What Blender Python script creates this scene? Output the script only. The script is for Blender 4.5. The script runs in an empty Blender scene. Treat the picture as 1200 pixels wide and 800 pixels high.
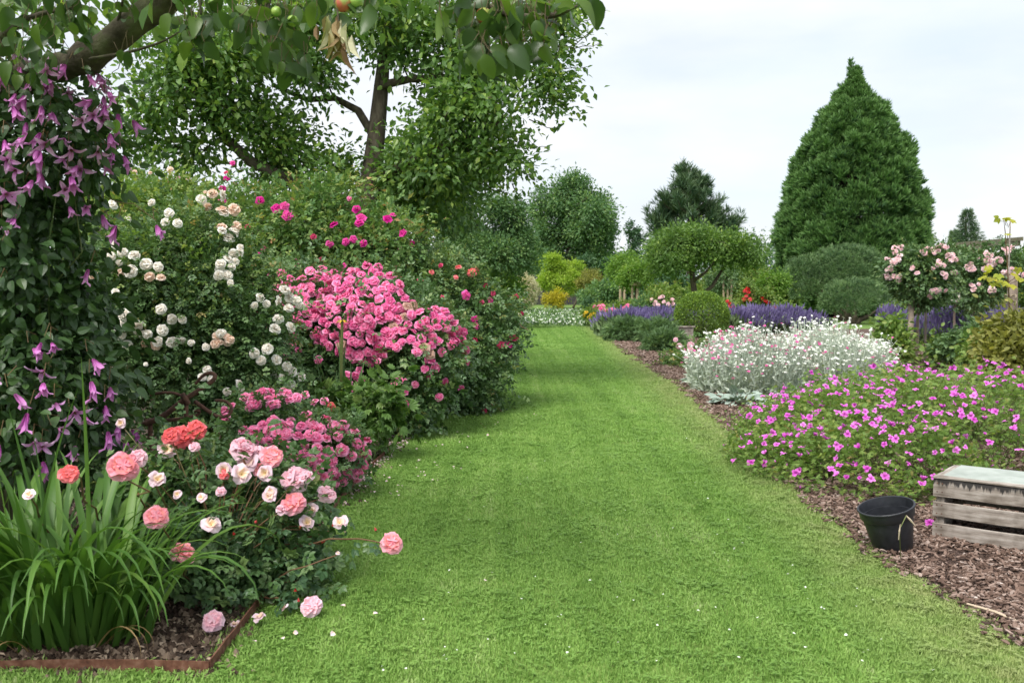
import bpy, math, random
import numpy as np
from mathutils import Vector, Matrix

# ------------------------------------------------------------------ camera, sky, sun, exposure
S = bpy.context.scene
COL = S.collection
rng = np.random.default_rng(11)
random.seed(5)
F, HOR, HC = 1120.0, 335.0, 1.35            # focal length and horizon in photo pixels, eye height in metres
TILT = math.atan((400 - HOR) / F)
cam_d = bpy.data.cameras.new('camera')
cam_d.sensor_width = 36; cam_d.lens = 36 * F / 1200
cam_d.clip_start = 0.1; cam_d.clip_end = 3000
cam_d.dof.use_dof = True; cam_d.dof.focus_distance = 6.5; cam_d.dof.aperture_fstop = 5.6
cam = bpy.data.objects.new('camera', cam_d); COL.objects.link(cam)
cam.location = (0, 0, HC); cam.rotation_euler = (math.pi / 2 - TILT, 0, 0)
S.camera = cam
S.view_settings.view_transform = 'Standard'; S.view_settings.look = 'None'
S.view_settings.exposure = 1.3; S.view_settings.gamma = 1
S.cycles.use_denoising = True
S.cycles.max_bounces = 6; S.cycles.diffuse_bounces = 4; S.cycles.glossy_bounces = 2
S.cycles.transmission_bounces = 3; S.cycles.transparent_max_bounces = 4
S.cycles.use_adaptive_sampling = True; S.cycles.adaptive_threshold = 0.02

SUN_EL, SUN_AZ = math.radians(58), math.radians(215)     # azimuth clockwise from +Y (the view direction)
world = bpy.data.worlds.new('World'); S.world = world; world.use_nodes = True
wn, wl = world.node_tree.nodes, world.node_tree.links
wn.clear()
wo = wn.new('ShaderNodeOutputWorld'); bg = wn.new('ShaderNodeBackground'); bg.inputs[1].default_value = 0.10
sky = wn.new('ShaderNodeTexSky'); sky.sky_type = 'NISHITA'; sky.sun_disc = False
sky.sun_elevation = SUN_EL; sky.sun_rotation = SUN_AZ; sky.air_density = 1.0; sky.dust_density = 2.0
tc = wn.new('ShaderNodeTexCoord')
mp = wn.new('ShaderNodeMapping'); mp.inputs['Scale'].default_value = (1.0, 1.0, 3.2); mp.inputs['Location'].default_value = (0.35, 0.1, 0.2)
nz = wn.new('ShaderNodeTexNoise'); nz.inputs['Scale'].default_value = 2.1; nz.inputs['Detail'].default_value = 6; nz.inputs['Roughness'].default_value = 0.5
cr = wn.new('ShaderNodeValToRGB')
cr.color_ramp.elements[0].position = 0.36; cr.color_ramp.elements[0].color = (0.72, 0.72, 0.72, 1)
cr.color_ramp.elements[1].position = 0.56; cr.color_ramp.elements[1].color = (.98, .98, .98, 1)
n2 = wn.new('ShaderNodeTexNoise'); n2.inputs['Scale'].default_value = 3.7; n2.inputs['Detail'].default_value = 5
c2 = wn.new('ShaderNodeValToRGB')
c2.color_ramp.elements[0].position = 0.35; c2.color_ramp.elements[0].color = (3.65, 3.88, 4.2, 1)
c2.color_ramp.elements[1].position = 0.68; c2.color_ramp.elements[1].color = (4.45, 4.5, 4.6, 1)
mx = wn.new('ShaderNodeMix'); mx.data_type = 'RGBA'
wl.new(tc.outputs['Generated'], mp.inputs[0]); wl.new(mp.outputs[0], nz.inputs[0]); wl.new(mp.outputs[0], n2.inputs[0])
wl.new(nz.outputs[0], cr.inputs[0]); wl.new(n2.outputs[0], c2.inputs[0])
wl.new(cr.outputs[0], mx.inputs[0]); wl.new(sky.outputs[0], mx.inputs[6]); wl.new(c2.outputs[0], mx.inputs[7])
wl.new(mx.outputs[2], bg.inputs[0]); wl.new(bg.outputs[0], wo.inputs[0])

sd = bpy.data.lights.new('sun', 'SUN'); sd.energy = 1.9; sd.angle = math.radians(34); sd.color = (1, 0.96, 0.9)
sun = bpy.data.objects.new('sun', sd); COL.objects.link(sun)
sun_dir = Vector((math.sin(SUN_AZ) * math.cos(SUN_EL), math.cos(SUN_AZ) * math.cos(SUN_EL), math.sin(SUN_EL)))
sun.rotation_euler = sun_dir.to_track_quat('Z', 'Y').to_euler()

# ------------------------------------------------------------------ pixel <-> place
def ray(px, py):
    x = (px - 600) / F; y = (400 - py) / F
    return np.array([x, math.cos(TILT) + y * math.sin(TILT), -math.sin(TILT) + y * math.cos(TILT)])
def P(px, py, d):
    r = ray(px, py); return np.array([0, 0, HC]) + r * (d / r[1])
def G(px, py, z=0.0):
    r = ray(px, py); return np.array([0, 0, HC]) + r * ((z - HC) / r[2])
def mpp(d): return d / F                    # metres per photo pixel at depth d
def blob(px, py, rx, ry, d, rd=None, w=1.0):
    k = mpp(d); return (P(px, py, d), np.array([rx * k, (rd if rd else rx * k), ry * k]), w)
def hit(px, py, blobs):                      # first ellipsoid surface a ray meets
    o = np.array([0, 0, HC]); r = ray(px, py); best = None
    for c, q, _ in blobs:
        a = r / q; b = (o - c) / q
        A = a @ a; B = 2 * a @ b; Cc = b @ b - 1; D = B * B - 4 * A * Cc
        if D < 0: continue
        t = (-B - math.sqrt(D)) / (2 * A)
        if t > 0 and (best is None or t < best[0]):
            p = o + r * t; n = (p - c) / q ** 2; best = (t, p, n / np.linalg.norm(n))
    if best is None:
        c, q, _ = min(blobs, key=lambda b: np.linalg.norm((P(px, py, b[0][1]) - b[0]) / b[1]))
        return P(px, py, c[1]), np.array([0, -1, 0.3])
    return best[1], best[2]
def inpoly(x, y, poly):
    x = np.asarray(x, float); y = np.asarray(y, float); ins = np.zeros(x.shape, bool); n = len(poly)
    for i in range(n):
        x0, y0 = poly[i][:2]; x1, y1 = poly[(i + 1) % n][:2]
        c = ((y0 > y) != (y1 > y)) & (x < (x1 - x0) * (y - y0) / (y1 - y0 + 1e-12) + x0); ins ^= c
    return ins
def sample_poly(poly, n, spacing=0.0):
    a = np.array([p[:2] for p in poly]); lo, hi = a.min(0), a.max(0); out = []; t = 0
    while len(out) < n and t < n * 60:
        t += 1; p = lo + rng.random(2) * (hi - lo)
        if not inpoly(p[:1], p[1:], poly)[0]: continue
        if spacing and out and np.min(np.hypot(*(np.array(out) - p).T)) < spacing: continue
        out.append(p)
    return np.array(out)

# ------------------------------------------------------------------ materials
def newmat(name):
    m = bpy.data.materials.new(name); m.use_nodes = True; n = m.node_tree.nodes; n.clear()
    return m, n, m.node_tree.links
def ramp(n, stops):
    r = n.new('ShaderNodeValToRGB'); e = r.color_ramp.elements
    while len(e) < len(stops): e.new(0.5)
    for k, (p, c) in enumerate(stops): e[k].position = p; e[k].color = (*c, 1)
    return r
def leafmat(name, stops, transl=0.3, rough=0.5, by='rnd', spec=0.35, tip=None, objr=0.0):
    """stops over the per-leaf random value; tip: colour mixed in towards u = 1"""
    m, n, l = newmat(name)
    o = n.new('ShaderNodeOutputMaterial'); b = n.new('ShaderNodeBsdfPrincipled')
    b.inputs['Roughness'].default_value = rough; b.inputs['Specular IOR Level'].default_value = spec
    a = n.new('ShaderNodeAttribute'); a.attribute_name = by
    r = ramp(n, stops)
    src = a.outputs['Fac']
    if objr:
        oi = n.new('ShaderNodeObjectInfo'); ad = n.new('ShaderNodeMath'); ad.operation = 'MULTIPLY_ADD'
        l.new(oi.outputs['Random'], ad.inputs[0]); ad.inputs[1].default_value = objr; 
        mu = n.new('ShaderNodeMath'); mu.operation = 'MULTIPLY'; l.new(src, mu.inputs[0]); mu.inputs[1].default_value = 1 - objr
        l.new(mu.outputs[0], ad.inputs[2]); src = ad.outputs[0]
    l.new(src, r.inputs[0]); colr = r.outputs[0]
    if tip:
        u = n.new('ShaderNodeAttribute'); u.attribute_name = 'u'
        mr = n.new('ShaderNodeMapRange'); mr.inputs[1].default_value = tip[1]; mr.inputs[2].default_value = 1.0
        mr.inputs[4].default_value = tip[2]
        x = n.new('ShaderNodeMix'); x.data_type = 'RGBA'; x.inputs[7].default_value = (*tip[0], 1)
        l.new(u.outputs['Fac'], mr.inputs[0]); l.new(mr.outputs[0], x.inputs[0]); l.new(colr, x.inputs[6]); colr = x.outputs[2]
    l.new(colr, b.inputs['Base Color'])
    if transl:
        t = n.new('ShaderNodeBsdfTranslucent'); s = n.new('ShaderNodeMixShader'); s.inputs[0].default_value = transl
        g = n.new('ShaderNodeMix'); g.data_type = 'RGBA'; g.blend_type = 'MULTIPLY'; g.inputs[0].default_value = 1
        g.inputs[7].default_value = (1.25, 1.3, 0.7, 1) if by == 'rnd' else (1, 1, 1, 1)
        l.new(colr, g.inputs[6]); l.new(g.outputs[2], t.inputs[0])
        l.new(b.outputs[0], s.inputs[1]); l.new(t.outputs[0], s.inputs[2]); l.new(s.outputs[0], o.inputs[0])
    else: l.new(b.outputs[0], o.inputs[0])
    return m
def petalmat(name, stops, transl=0.25, vary=0.25):
    """stops over u (flower heart to petal edge); every bloom object a little lighter or darker"""
    m, n, l = newmat(name)
    o = n.new('ShaderNodeOutputMaterial'); b = n.new('ShaderNodeBsdfPrincipled')
    b.inputs['Roughness'].default_value = 0.6; b.inputs['Specular IOR Level'].default_value = 0.2
    a = n.new('ShaderNodeAttribute'); a.attribute_name = 'u'; r = ramp(n, stops); l.new(a.outputs['Fac'], r.inputs[0])
    oi = n.new('ShaderNodeObjectInfo'); ar = n.new('ShaderNodeAttribute'); ar.attribute_name = 'rnd'
    ad = n.new('ShaderNodeMath'); ad.operation = 'ADD'; l.new(oi.outputs['Random'], ad.inputs[0]); l.new(ar.outputs['Fac'], ad.inputs[1])
    mr = n.new('ShaderNodeMapRange'); mr.inputs[1].default_value = 0; mr.inputs[2].default_value = 2
    mr.inputs[3].default_value = 1 - vary; mr.inputs[4].default_value = 1 + vary
    h = n.new('ShaderNodeHueSaturation'); l.new(ad.outputs[0], mr.inputs[0]); l.new(mr.outputs[0], h.inputs['Value'])
    m2 = n.new('ShaderNodeMapRange'); m2.inputs[2].default_value = 2; m2.inputs[3].default_value = 1.12; m2.inputs[4].default_value = 0.82
    l.new(ad.outputs[0], m2.inputs[0]); l.new(m2.outputs[0], h.inputs['Saturation'])
    l.new(r.outputs[0], h.inputs['Color']); l.new(h.outputs[0], b.inputs['Base Color'])
    t = n.new('ShaderNodeBsdfTranslucent'); s = n.new('ShaderNodeMixShader'); s.inputs[0].default_value = transl
    l.new(h.outputs[0], t.inputs[0]); l.new(b.outputs[0], s.inputs[1]); l.new(t.outputs[0], s.inputs[2]); l.new(s.outputs[0], o.inputs[0])
    return m
def surfmat(name, stops, scale=8, rough=0.85, bump=0.4, detail=6, stretch=(1, 1, 1), coord='Object', spec=0.3, dist=0.01, rough2=0.6):
    m, n, l = newmat(name)
    o = n.new('ShaderNodeOutputMaterial'); b = n.new('ShaderNodeBsdfPrincipled'); l.new(b.outputs[0], o.inputs[0])
    t = n.new('ShaderNodeTexCoord'); mp_ = n.new('ShaderNodeMapping'); mp_.inputs['Scale'].default_value = stretch
    z = n.new('ShaderNodeTexNoise'); z.inputs['Scale'].default_value = scale; z.inputs['Detail'].default_value = detail
    z.inputs['Roughness'].default_value = rough2
    r = ramp(n, stops); bp = n.new('ShaderNodeBump'); bp.inputs['Strength'].default_value = bump; bp.inputs['Distance'].default_value = dist
    l.new(t.outputs[coord], mp_.inputs[0]); l.new(mp_.outputs[0], z.inputs[0]); l.new(z.outputs[0], r.inputs[0])
    l.new(r.outputs[0], b.inputs['Base Color']); l.new(z.outputs[0], bp.inputs['Height']); l.new(bp.outputs[0], b.inputs['Normal'])
    b.inputs['Roughness'].default_value = rough; b.inputs['Specular IOR Level'].default_value = spec
    return m

# ------------------------------------------------------------------ mesh collecting
class Tpl:
    def __init__(s, V, T, u=None, mi=None):
        s.V = np.array(V, float); s.T = np.array(T, int); s.u = np.zeros(len(s.V)) if u is None else np.array(u, float)
        s.mi = np.zeros(len(s.T), int) if mi is None else np.array(mi, int)
def tmerge(items):                           # [(tpl, 3x3 matrix, offset, material index or None)]
    V, T, U, M = [], [], [], []; k = 0
    for t, R, off, mi in items:
        V.append(t.V @ np.array(R).T + off); T.append(t.T + k); U.append(t.u); M.append(t.mi if mi is None else np.full(len(t.T), mi)); k += len(t.V)
    return Tpl(np.vstack(V), np.vstack(T), np.concatenate(U), np.concatenate(M))
class MB:
    def __init__(s): s.V, s.T, s.U, s.R, s.M = [], [], [], [], []; s.n = 0
    def add(s, V, T, u=0.0, rnd=0.5, mi=0):
        V = np.asarray(V, float).reshape(-1, 3); T = np.asarray(T, int).reshape(-1, 3)
        s.V.append(V); s.T.append(T + s.n); s.n += len(V)
        s.U.append(np.broadcast_to(u, (len(V),)).astype(float)); s.R.append(np.broadcast_to(rnd, (len(V),)).astype(float))
        s.M.append(np.broadcast_to(mi, (len(T),)).astype(int))
    def scatter(s, tpl, pos, R, sc, rnd=None, mi=None):
        N = len(pos)
        if N == 0: return
        sc = np.broadcast_to(np.asarray(sc, float), (N,)) if np.ndim(sc) < 2 else sc
        tv = tpl.V[None] * (sc[:, None, None] if sc.ndim == 1 else sc[:, None, :])
        V = np.einsum('nij,nkj->nki', R, tv) + pos[:, None]
        n = len(tpl.V); T = tpl.T[None] + (np.arange(N) * n)[:, None, None]
        rnd = rng.random(N) if rnd is None else rnd
        s.add(V, T, np.tile(tpl.u, N), np.repeat(rnd, n), np.tile(tpl.mi, N) if mi is None else mi)
    def tube(s, pts, rad, sides=6, mi=0, rnd=0.5, cap=True):
        pts = np.asarray(pts, float); n = len(pts); rad = np.broadcast_to(rad, (n,))
        d = np.gradient(pts, axis=0); d /= np.linalg.norm(d, axis=1)[:, None] + 1e-9
        ref = np.array([0.0, 0, 1]) if abs(d[0][2]) < 0.9 else np.array([1.0, 0, 0]); rings = []
        for i in range(n):
            a = np.cross(d[i], ref); a /= np.linalg.norm(a) + 1e-9; b = np.cross(d[i], a); ref = np.cross(a, d[i])
            th = np.arange(sides) / sides * 2 * math.pi
            rings.append(pts[i] + rad[i] * (np.cos(th)[:, None] * a + np.sin(th)[:, None] * b))
        V = np.vstack(rings); T = []
        for i in range(n - 1):
            for j in range(sides):
                a0 = i * sides + j; a1 = i * sides + (j + 1) % sides; T += [(a0, a1, a1 + sides), (a0, a1 + sides, a0 + sides)]
        if cap:
            V = np.vstack([V, pts[0], pts[-1]]); e = len(V)
            for j in range(sides):
                T.append(((j + 1) % sides, j, e - 2)); T.append(((n - 1) * sides + j, (n - 1) * sides + (j + 1) % sides, e - 1))
        s.add(V, T, 0, rnd, mi)
    def box(s, c, size, R=np.eye(3), mi=0, rnd=0.5, bev=0.0):
        q = np.array([(x, y, z) for x in (-.5, .5) for y in (-.5, .5) for z in (-.5, .5)]) * size
        T = [(0, 1, 3), (0, 3, 2), (4, 6, 7), (4, 7, 5), (0, 4, 5), (0, 5, 1), (2, 3, 7), (2, 7, 6), (0, 2, 6), (0, 6, 4), (1, 5, 7), (1, 7, 3)]
        s.add(q @ np.array(R).T + c, T, 0, rnd, mi)
    def build(s, name, mats, parent=None, smooth=False, origin=None, kind=None, link=True):
        o0 = np.array(parent.location if parent else (0, 0, 0), float) if origin is None else np.array(origin, float)
        V = np.vstack(s.V) - o0; T = np.vstack(s.T); me = bpy.data.meshes.new(name)
        me.vertices.add(len(V)); me.vertices.foreach_set('co', V.astype(np.float32).ravel())
        me.loops.add(T.size); me.loops.foreach_set('vertex_index', T.astype(np.int32).ravel())
        me.polygons.add(len(T)); me.polygons.foreach_set('loop_start', np.arange(0, T.size, 3, dtype=np.int32))
        me.polygons.foreach_set('material_index', np.concatenate(s.M).astype(np.int32))
        me.polygons.foreach_set('use_smooth', np.full(len(T), smooth))
        for nm, arr in (('u', s.U), ('rnd', s.R)):
            a = me.attributes.new(nm, 'FLOAT', 'POINT'); a.data.foreach_set('value', np.concatenate(arr).astype(np.float32))
        for m in (mats if isinstance(mats, (list, tuple)) else [mats]): me.materials.append(m)
        me.update(calc_edges=True)
        ob = bpy.data.objects.new(name, me)
        if link: COL.objects.link(ob)
        if parent: ob.parent = parent
        elif origin is not None: ob.location = origin
        if kind: ob['kind'] = kind
        return ob
def tmesh(name, tpl, mats, smooth=False):    # a shared mesh made of one template
    mb = MB(); mb.add(tpl.V, tpl.T, tpl.u, 0.5, tpl.mi); ob = mb.build(name, mats, link=False, smooth=smooth)
    return ob.data
def thing(name, label, cat, loc, group=None):
    o = bpy.data.objects.new(name, None); o.empty_display_size = 0.2; COL.objects.link(o); o.location = tuple(map(float, loc))
    o['label'] = label; o['category'] = cat
    if group: o['group'] = group
    return o
def tag(o, label, cat, group=None, kind=None):
    o['label'] = label
    if kind: o['kind'] = kind
    if cat: o['category'] = cat
    if group: o['group'] = group
    return o
def piece(name, mesh, parent, pos, R, sc):   # a part that shares its mesh with its likes
    o = bpy.data.objects.new(name, mesh); COL.objects.link(o)
    R = np.array(R); off = np.array(parent.location if parent else (0, 0, 0))
    s = np.diag(np.broadcast_to(sc, (3,)))
    M = np.eye(4); M[:3, :3] = R @ s; M[:3, 3] = np.array(pos) - off
    if parent: o.parent = parent
    o.matrix_local = Matrix(M.tolist())
    return o
def norm(v): return v / (np.linalg.norm(v, axis=-1, keepdims=True) + 1e-9)
def rv(n, s=1.0): return rng.normal(size=(n, 3)) * s
def frame_dn(d, n):                          # local +Y along d, local +Z near n
    y = norm(d); x = norm(np.cross(y, n)); z = np.cross(x, y)
    return np.stack([x, y, z], axis=-1)
def frame_z(z, spin=None):                   # local +Z along z, random turn about it
    z = norm(z); t = norm(np.cross(z, rv(len(z)))); y = np.cross(z, t)
    return np.stack([t, y, z], axis=-1)

# ------------------------------------------------------------------ templates
DIAMOND = Tpl([(0, 0, 0), (-.28, .45, .07), (.28, .45, .07), (0, 1, -.08)], [(0, 2, 3), (0, 3, 1)], [0, .5, .5, 1])
def leaf_tpl(w=.5, st=(0, .2, .5, .8, 1), fold=.1, droop=.25, peak=.45, wave=0.0, point=1.0):
    V, T, U = [], [], []; idx = []
    for t in st:
        wt = w * (math.sin(math.pi * t ** (math.log(.5) / math.log(peak)))) ** (0.75 * point)
        z = -droop * t * t; m = len(V); V.append((0, t, z)); U.append(t)
        if 0 < t < 1:
            V += [(-wt / 2, t, z + fold * wt + wave * math.sin(t * 17)), (wt / 2, t, z + fold * wt - wave * math.sin(t * 17))]; U += [t, t]; idx.append((m, m + 1, m + 2))
        else: idx.append((m, m, m))
    for (m0, l0, r0), (m1, l1, r1) in zip(idx, idx[1:]):
        for a, b, c, d in ((m0, r0, r1, m1), (l0, m0, m1, l1)):
            q = [a, b, c, d]
            if a != b and b != c: T.append((a, b, c))
            if c != d and d != a: T.append((a, c, d))
    return Tpl(V, T, U)
OVAL = leaf_tpl(.62, (0, .25, .6, 1), .12, .15)
BROAD = leaf_tpl(.66, (0, .12, .32, .55, .8, .93, 1), .16, .22, .45, .02)
LEAFLET = leaf_tpl(.7, (0, .5, 1), .14, .12)
def rotz(a): c, s = math.cos(a), math.sin(a); return np.array([[c, -s, 0], [s, c, 0], [0, 0, 1]])
def rotx(a): c, s = math.cos(a), math.sin(a); return np.array([[1, 0, 0], [0, c, -s], [0, s, c]])
def roty(a): c, s = math.cos(a), math.sin(a); return np.array([[c, 0, s], [0, 1, 0], [-s, 0, c]])
def compound(n=5, leaf=LEAFLET, size=.42):
    it = []; pairs = (n - 1) // 2
    for k in range(pairs):
        y = .22 + .38 * k / max(1, pairs - 1) if pairs > 1 else .35
        for sgn in (-1, 1): it.append((leaf, rotz(-sgn * 1.0) @ rotx(-.15) * size * (.85 + .1 * k), (0, y, -.03 * k), 0))
    it.append((leaf, np.eye(3) * size * 1.05, (0, .6, -.06), 0))
    it.append((Tpl([(-.012, 0, 0), (.012, 0, 0), (0, .62, -.05)], [(0, 1, 2)], [0, 0, 0]), np.eye(3), (0, 0, 0), 0))
    return tmerge(it)
COMP5, COMP3 = compound(5), compound(3, size=.55)
COMPB = compound(5, leaf_tpl(.75, (0, .3, .7, 1), .14, .15), .45)
def petal(L, th, W, r0, ns, nt, cup=.15, curl=0.0, ruf=.03, seed=0, point=False):
    r_ = np.random.default_rng(seed); V, U, T = [], [], []
    for i in range(nt + 1):
        t = i / nt; a = th * (.45 + .75 * t) + curl * t ** 3
        if i == 0: r, z = r0, 0.0
        else: r += L / nt * math.sin(a); z += L / nt * math.cos(a)
        wd = W * (math.sin(math.pi * (.12 + .58 * t)) if not point else math.sin(math.pi * (.14 + .84 * t)) ** .8)
        for j in range(ns + 1):
            s = 2 * j / ns - 1
            V.append((s * wd, r + r_.normal() * ruf * t * .6 - abs(s) * wd * .18 * t, z + cup * s * s * wd + r_.normal() * ruf * t)); U.append(t)
    for i in range(nt):
        for j in range(ns):
            a = i * (ns + 1) + j; T += [(a, a + 1, a + ns + 2), (a, a + ns + 2, a + ns + 1)]
    return Tpl(V, T, U)
def flower(layers, ns=2, nt=2, seed=0, **k):
    it = []; q = np.random.default_rng(seed); nl = len(layers)
    for li, (n, th, L, W, r0) in enumerate(layers):
        for j in range(n):
            a = 2 * math.pi * j / n + li * 1.3 + q.normal() * .12
            p = petal(L * (1 + q.normal() * .07), math.radians(th + q.normal() * 6), W, r0, ns, nt, seed=int(q.integers(1e6)), **k)
            f = 1 - li / max(1, nl - 1) if nl > 1 else 1
            p.u = .15 + .85 * np.clip(p.u * (.45 + .55 * f) + .15 * f, 0, 1) - .15
            it.append((p, rotz(a), (0, 0, .02 * li), None))
    return tmerge(it)
def hip(mi=1, r=.07, zl=.16):                # green calyx under a bloom
    V = [(0, 0, -zl)] + [(r * math.cos(a), r * math.sin(a), -.02) for a in np.arange(5) * 2 * math.pi / 5]
    return Tpl(V, [(0, 1 + (j + 1) % 5, 1 + j) for j in range(5)], [0] * 6, [mi] * 5)
I3 = np.eye(3)
CORES = [flower([(5, 34, .34, .24, .03), (4, 26, .28, .2, .02)], 1, 3, s, cup=.2, curl=-1.5, ruf=.02) for s in (21, 22, 23)]
for c_ in CORES: c_.u = c_.u * .6 + .2
ROSE_BIG = [tmerge([(flower([(6, 82, .50, .26, .02), (6, 62, .44, .24, .02), (6, 44, .37, .2, .02), ], 3, 3, s, cup=.4, curl=.7, ruf=.03), I3, 0, None), (CORES[s % 3], I3 * 1.0, 0, None), (CORES[(s + 1) % 3], rotz(.6) * .75, (0, 0, .06), None), (hip(), I3, 0, None)]) for s in (1, 2, 3)]
ROSE_OPEN = [tmerge([(flower([(5, 84, .5, .3, .02), (4, 55, .36, .2, .02)], 2, 3, s, cup=.2, ruf=.05), I3, 0, None), (hip(), I3, 0, None)]) for s in (4, 5)]
ROSE_SMALL = [tmerge([(flower([(5, 84, .5, .32, .02), (5, 60, .42, .28, .02)], 1, 2, s, cup=.3, curl=.3, ruf=.035), I3, 0, None), (CORES[s % 3], I3, 0, None)]) for s in (6, 7, 8)]
ROSE_MID = [tmerge([(flower([(6, 88, .5, .28, .02), (6, 68, .45, .25, .02), (5, 46, .38, .22, .01)], 2, 2, s, cup=.3, curl=.3, ruf=.035), I3, 0, None), (CORES[s % 3], I3 * 1.05, 0, None)]) for s in (9, 10, 11)]
BUD = Tpl([(0, 0, -.2), (.2, 0, .15), (0, .2, .15), (-.2, 0, .15), (0, -.2, .15), (0, 0, .62)],
          [(0, 2, 1), (0, 3, 2), (0, 4, 3), (0, 1, 4), (1, 2, 5), (2, 3, 5), (3, 4, 5), (4, 1, 5)], [0, .5, .5, .5, .5, 1], [1, 1, 1, 1, 0, 0, 0, 0])
def bell(seed, th0, flare):
    it = []; q = np.random.default_rng(seed)
    for j in range(4):
        p = petal(1.0 + q.normal() * .08, math.radians(th0 + q.normal() * 8), .165, .03, 2, 4, cup=.5, curl=flare, ruf=.05, seed=seed * 7 + j, point=True)
        it.append((p, rotz(j * math.pi / 2 + q.normal() * .15), (0, 0, 0), None))
    st = Tpl([(-.015, 0, 0), (.015, 0, 0), (0.0, .05, -.5), (0, 0, .35), (.1, 0, .2), (-.1, 0, .2), (0, .1, .2)], [(0, 1, 2), (0, 3, 4), (5, 3, 0), (0, 6, 3)], [0] * 7, [1, 2, 2, 2])
    return tmerge([(t, R, o, m) for t, R, o, m in it] + [(st, I3, 0, None)])
BELLS = [bell(1, 15, .35), bell(2, 19, .2), bell(3, 10, .7), bell(4, 60, .5), bell(5, 72, .2)]
GERAN = [tmerge([(flower([(5, th, .5, .2, .02)], 2, 2, s, cup=.25, ruf=.05), I3, 0, None)]) for s, th in ((3, 78), (4, 60), (5, 84), (6, 42))]
STAR5 = flower([(5, 84, .5, .2, .0)], 1, 1, 2, ruf=.02)
def needles(n, spread, L=.9, w=.05, seed=1, flat=1.0):
    q = np.random.default_rng(seed); V, T, U = [], [], []
    for k in range(n):
        b = q.random() * .45; d = norm(np.array([q.normal() * spread, 1.0, q.normal() * spread * flat])); x = norm(np.cross(d, q.normal(size=3)))
        p0 = np.array([0, b, 0]); p1 = p0 + d * (L - b * .4); m = p0 + d * L * .4; i = len(V)
        V += [p0, m - x * w, m + x * w, p1]; U += [b, .5, .5, 1]; T += [(i, i + 2, i + 3), (i, i + 3, i + 1)]
    return Tpl(V, T, U)
PLUME = [needles(12, .42, .9, .06, s) for s in (1, 2, 3)]
TUFT = [needles(10, .55, .9, .035, s) for s in (4, 5)]

# ------------------------------------------------------------------ foliage
def clusters(blobs, n, inner=.62, zmin=.03, under=.25):
    w = np.array([b[2] * (b[1][0] * b[1][1] + b[1][0] * b[1][2] + b[1][1] * b[1][2]) for b in blobs]); w = w / w.sum()
    Cs, Ns = [], []
    for k, (c, q, _) in enumerate(blobs):
        m = int(round(n * w[k])) + 1; d = norm(rv(m * 3)); r = inner + (1 - inner) * rng.random(m * 3) ** .6
        p = c + d * q * r[:, None]; nn = norm(d / q)
        keep = (p[:, 2] > zmin) & ((d[:, 2] > -.3) | (rng.random(m * 3) < under))
        for j, (c2, q2, _) in enumerate(blobs):
            if j != k: keep &= np.linalg.norm((p - c2) / q2, axis=1) > .6
        p, nn = p[keep][:m], nn[keep][:m]; Cs.append(p); Ns.append(nn)
    return np.vstack(Cs), np.vstack(Ns)
def lumpy(blobs, n, f=.38):
    out = []
    for c, q, w in blobs:
        for _ in range(n):
            d = norm(rng.normal(size=3)) * rng.random() ** .45 * .78; k = f * (.7 + .6 * rng.random()); out.append((c + d * q, q * np.array([k * 1.15, k * 1.15, k * .8]), w))
    return out
def leafcloud(mb, C_, N_, per, tpls, size, cr_, up=.6, droop=.25, out=.7, mi=0, zmin=.01, crand=.45, ret=False):
    n = len(C_); i = np.repeat(np.arange(n), per); off = rv(len(i), 1) * cr_ * (.6 + .6 * rng.random(len(i)))[:, None]
    p = C_[i] + off; ok = p[:, 2] > zmin; i, p, off = i[ok], p[ok], off[ok]
    d = norm(N_[i] * out + norm(off) * .5 + rv(len(i), .45) + np.array([0, 0, -droop])); nn = norm(rv(len(i), .45) + np.array([0, 0, up]) + N_[i] * .35)
    R = frame_dn(d, nn); s = size * (.65 + .6 * rng.random(len(i)))
    cl = rng.random(n); rnd = np.clip(cl[i] * crand + rng.random(len(i)) * (1 - crand), 0, 1)
    if ret: return p, R, s, rnd
    t = tpls if isinstance(tpls, list) else [tpls]; ch = rng.integers(0, len(t), len(i))
    for k, tp in enumerate(t):
        m = ch == k; mb.scatter(tp, p[m], R[m], s[m], rnd[m], mi)
def curve(a, b, n=4, sag=.0, wob=.04, up=0.0):
    t = np.linspace(0, 1, n)[:, None]; a, b = np.array(a, float), np.array(b, float); L = np.linalg.norm(b - a)
    p = a * (1 - t) + b * t; bell_ = 4 * t * (1 - t)
    p = p + bell_ * np.array([0, 0, 1]) * (up - sag) * L; p[1:-1] += rv(n - 2, wob * L) if n > 2 else 0
    return p
def grow(mb, nodes, radii, targets, rt, wob=.05, sides=5, mi=0, taper=.7, upb=.06):
    nodes = [np.array(x) for x in nodes]; radii = list(radii); base = np.array(nodes)
    order = np.argsort([np.min(np.linalg.norm(base - t, axis=1)) for t in targets])
    for k in order:
        t = targets[k]; A = np.array(nodes); dist = np.linalg.norm(A - t, axis=1) + np.maximum(0, A[:, 2] - t[2]) * .5
        j = int(np.argmin(dist)); L = dist[j]
        if L < 1e-3: continue
        r0 = max(rt, min(radii[j] * taper, rt + L * .025)); p = curve(nodes[j], t, 4, 0, wob, upb); rr = np.linspace(r0, rt, 4)
        mb.tube(p, rr, sides, mi, cap=False)
        for q, r in zip(p[1:], rr[1:]): nodes.append(q); radii.append(r)

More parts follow.
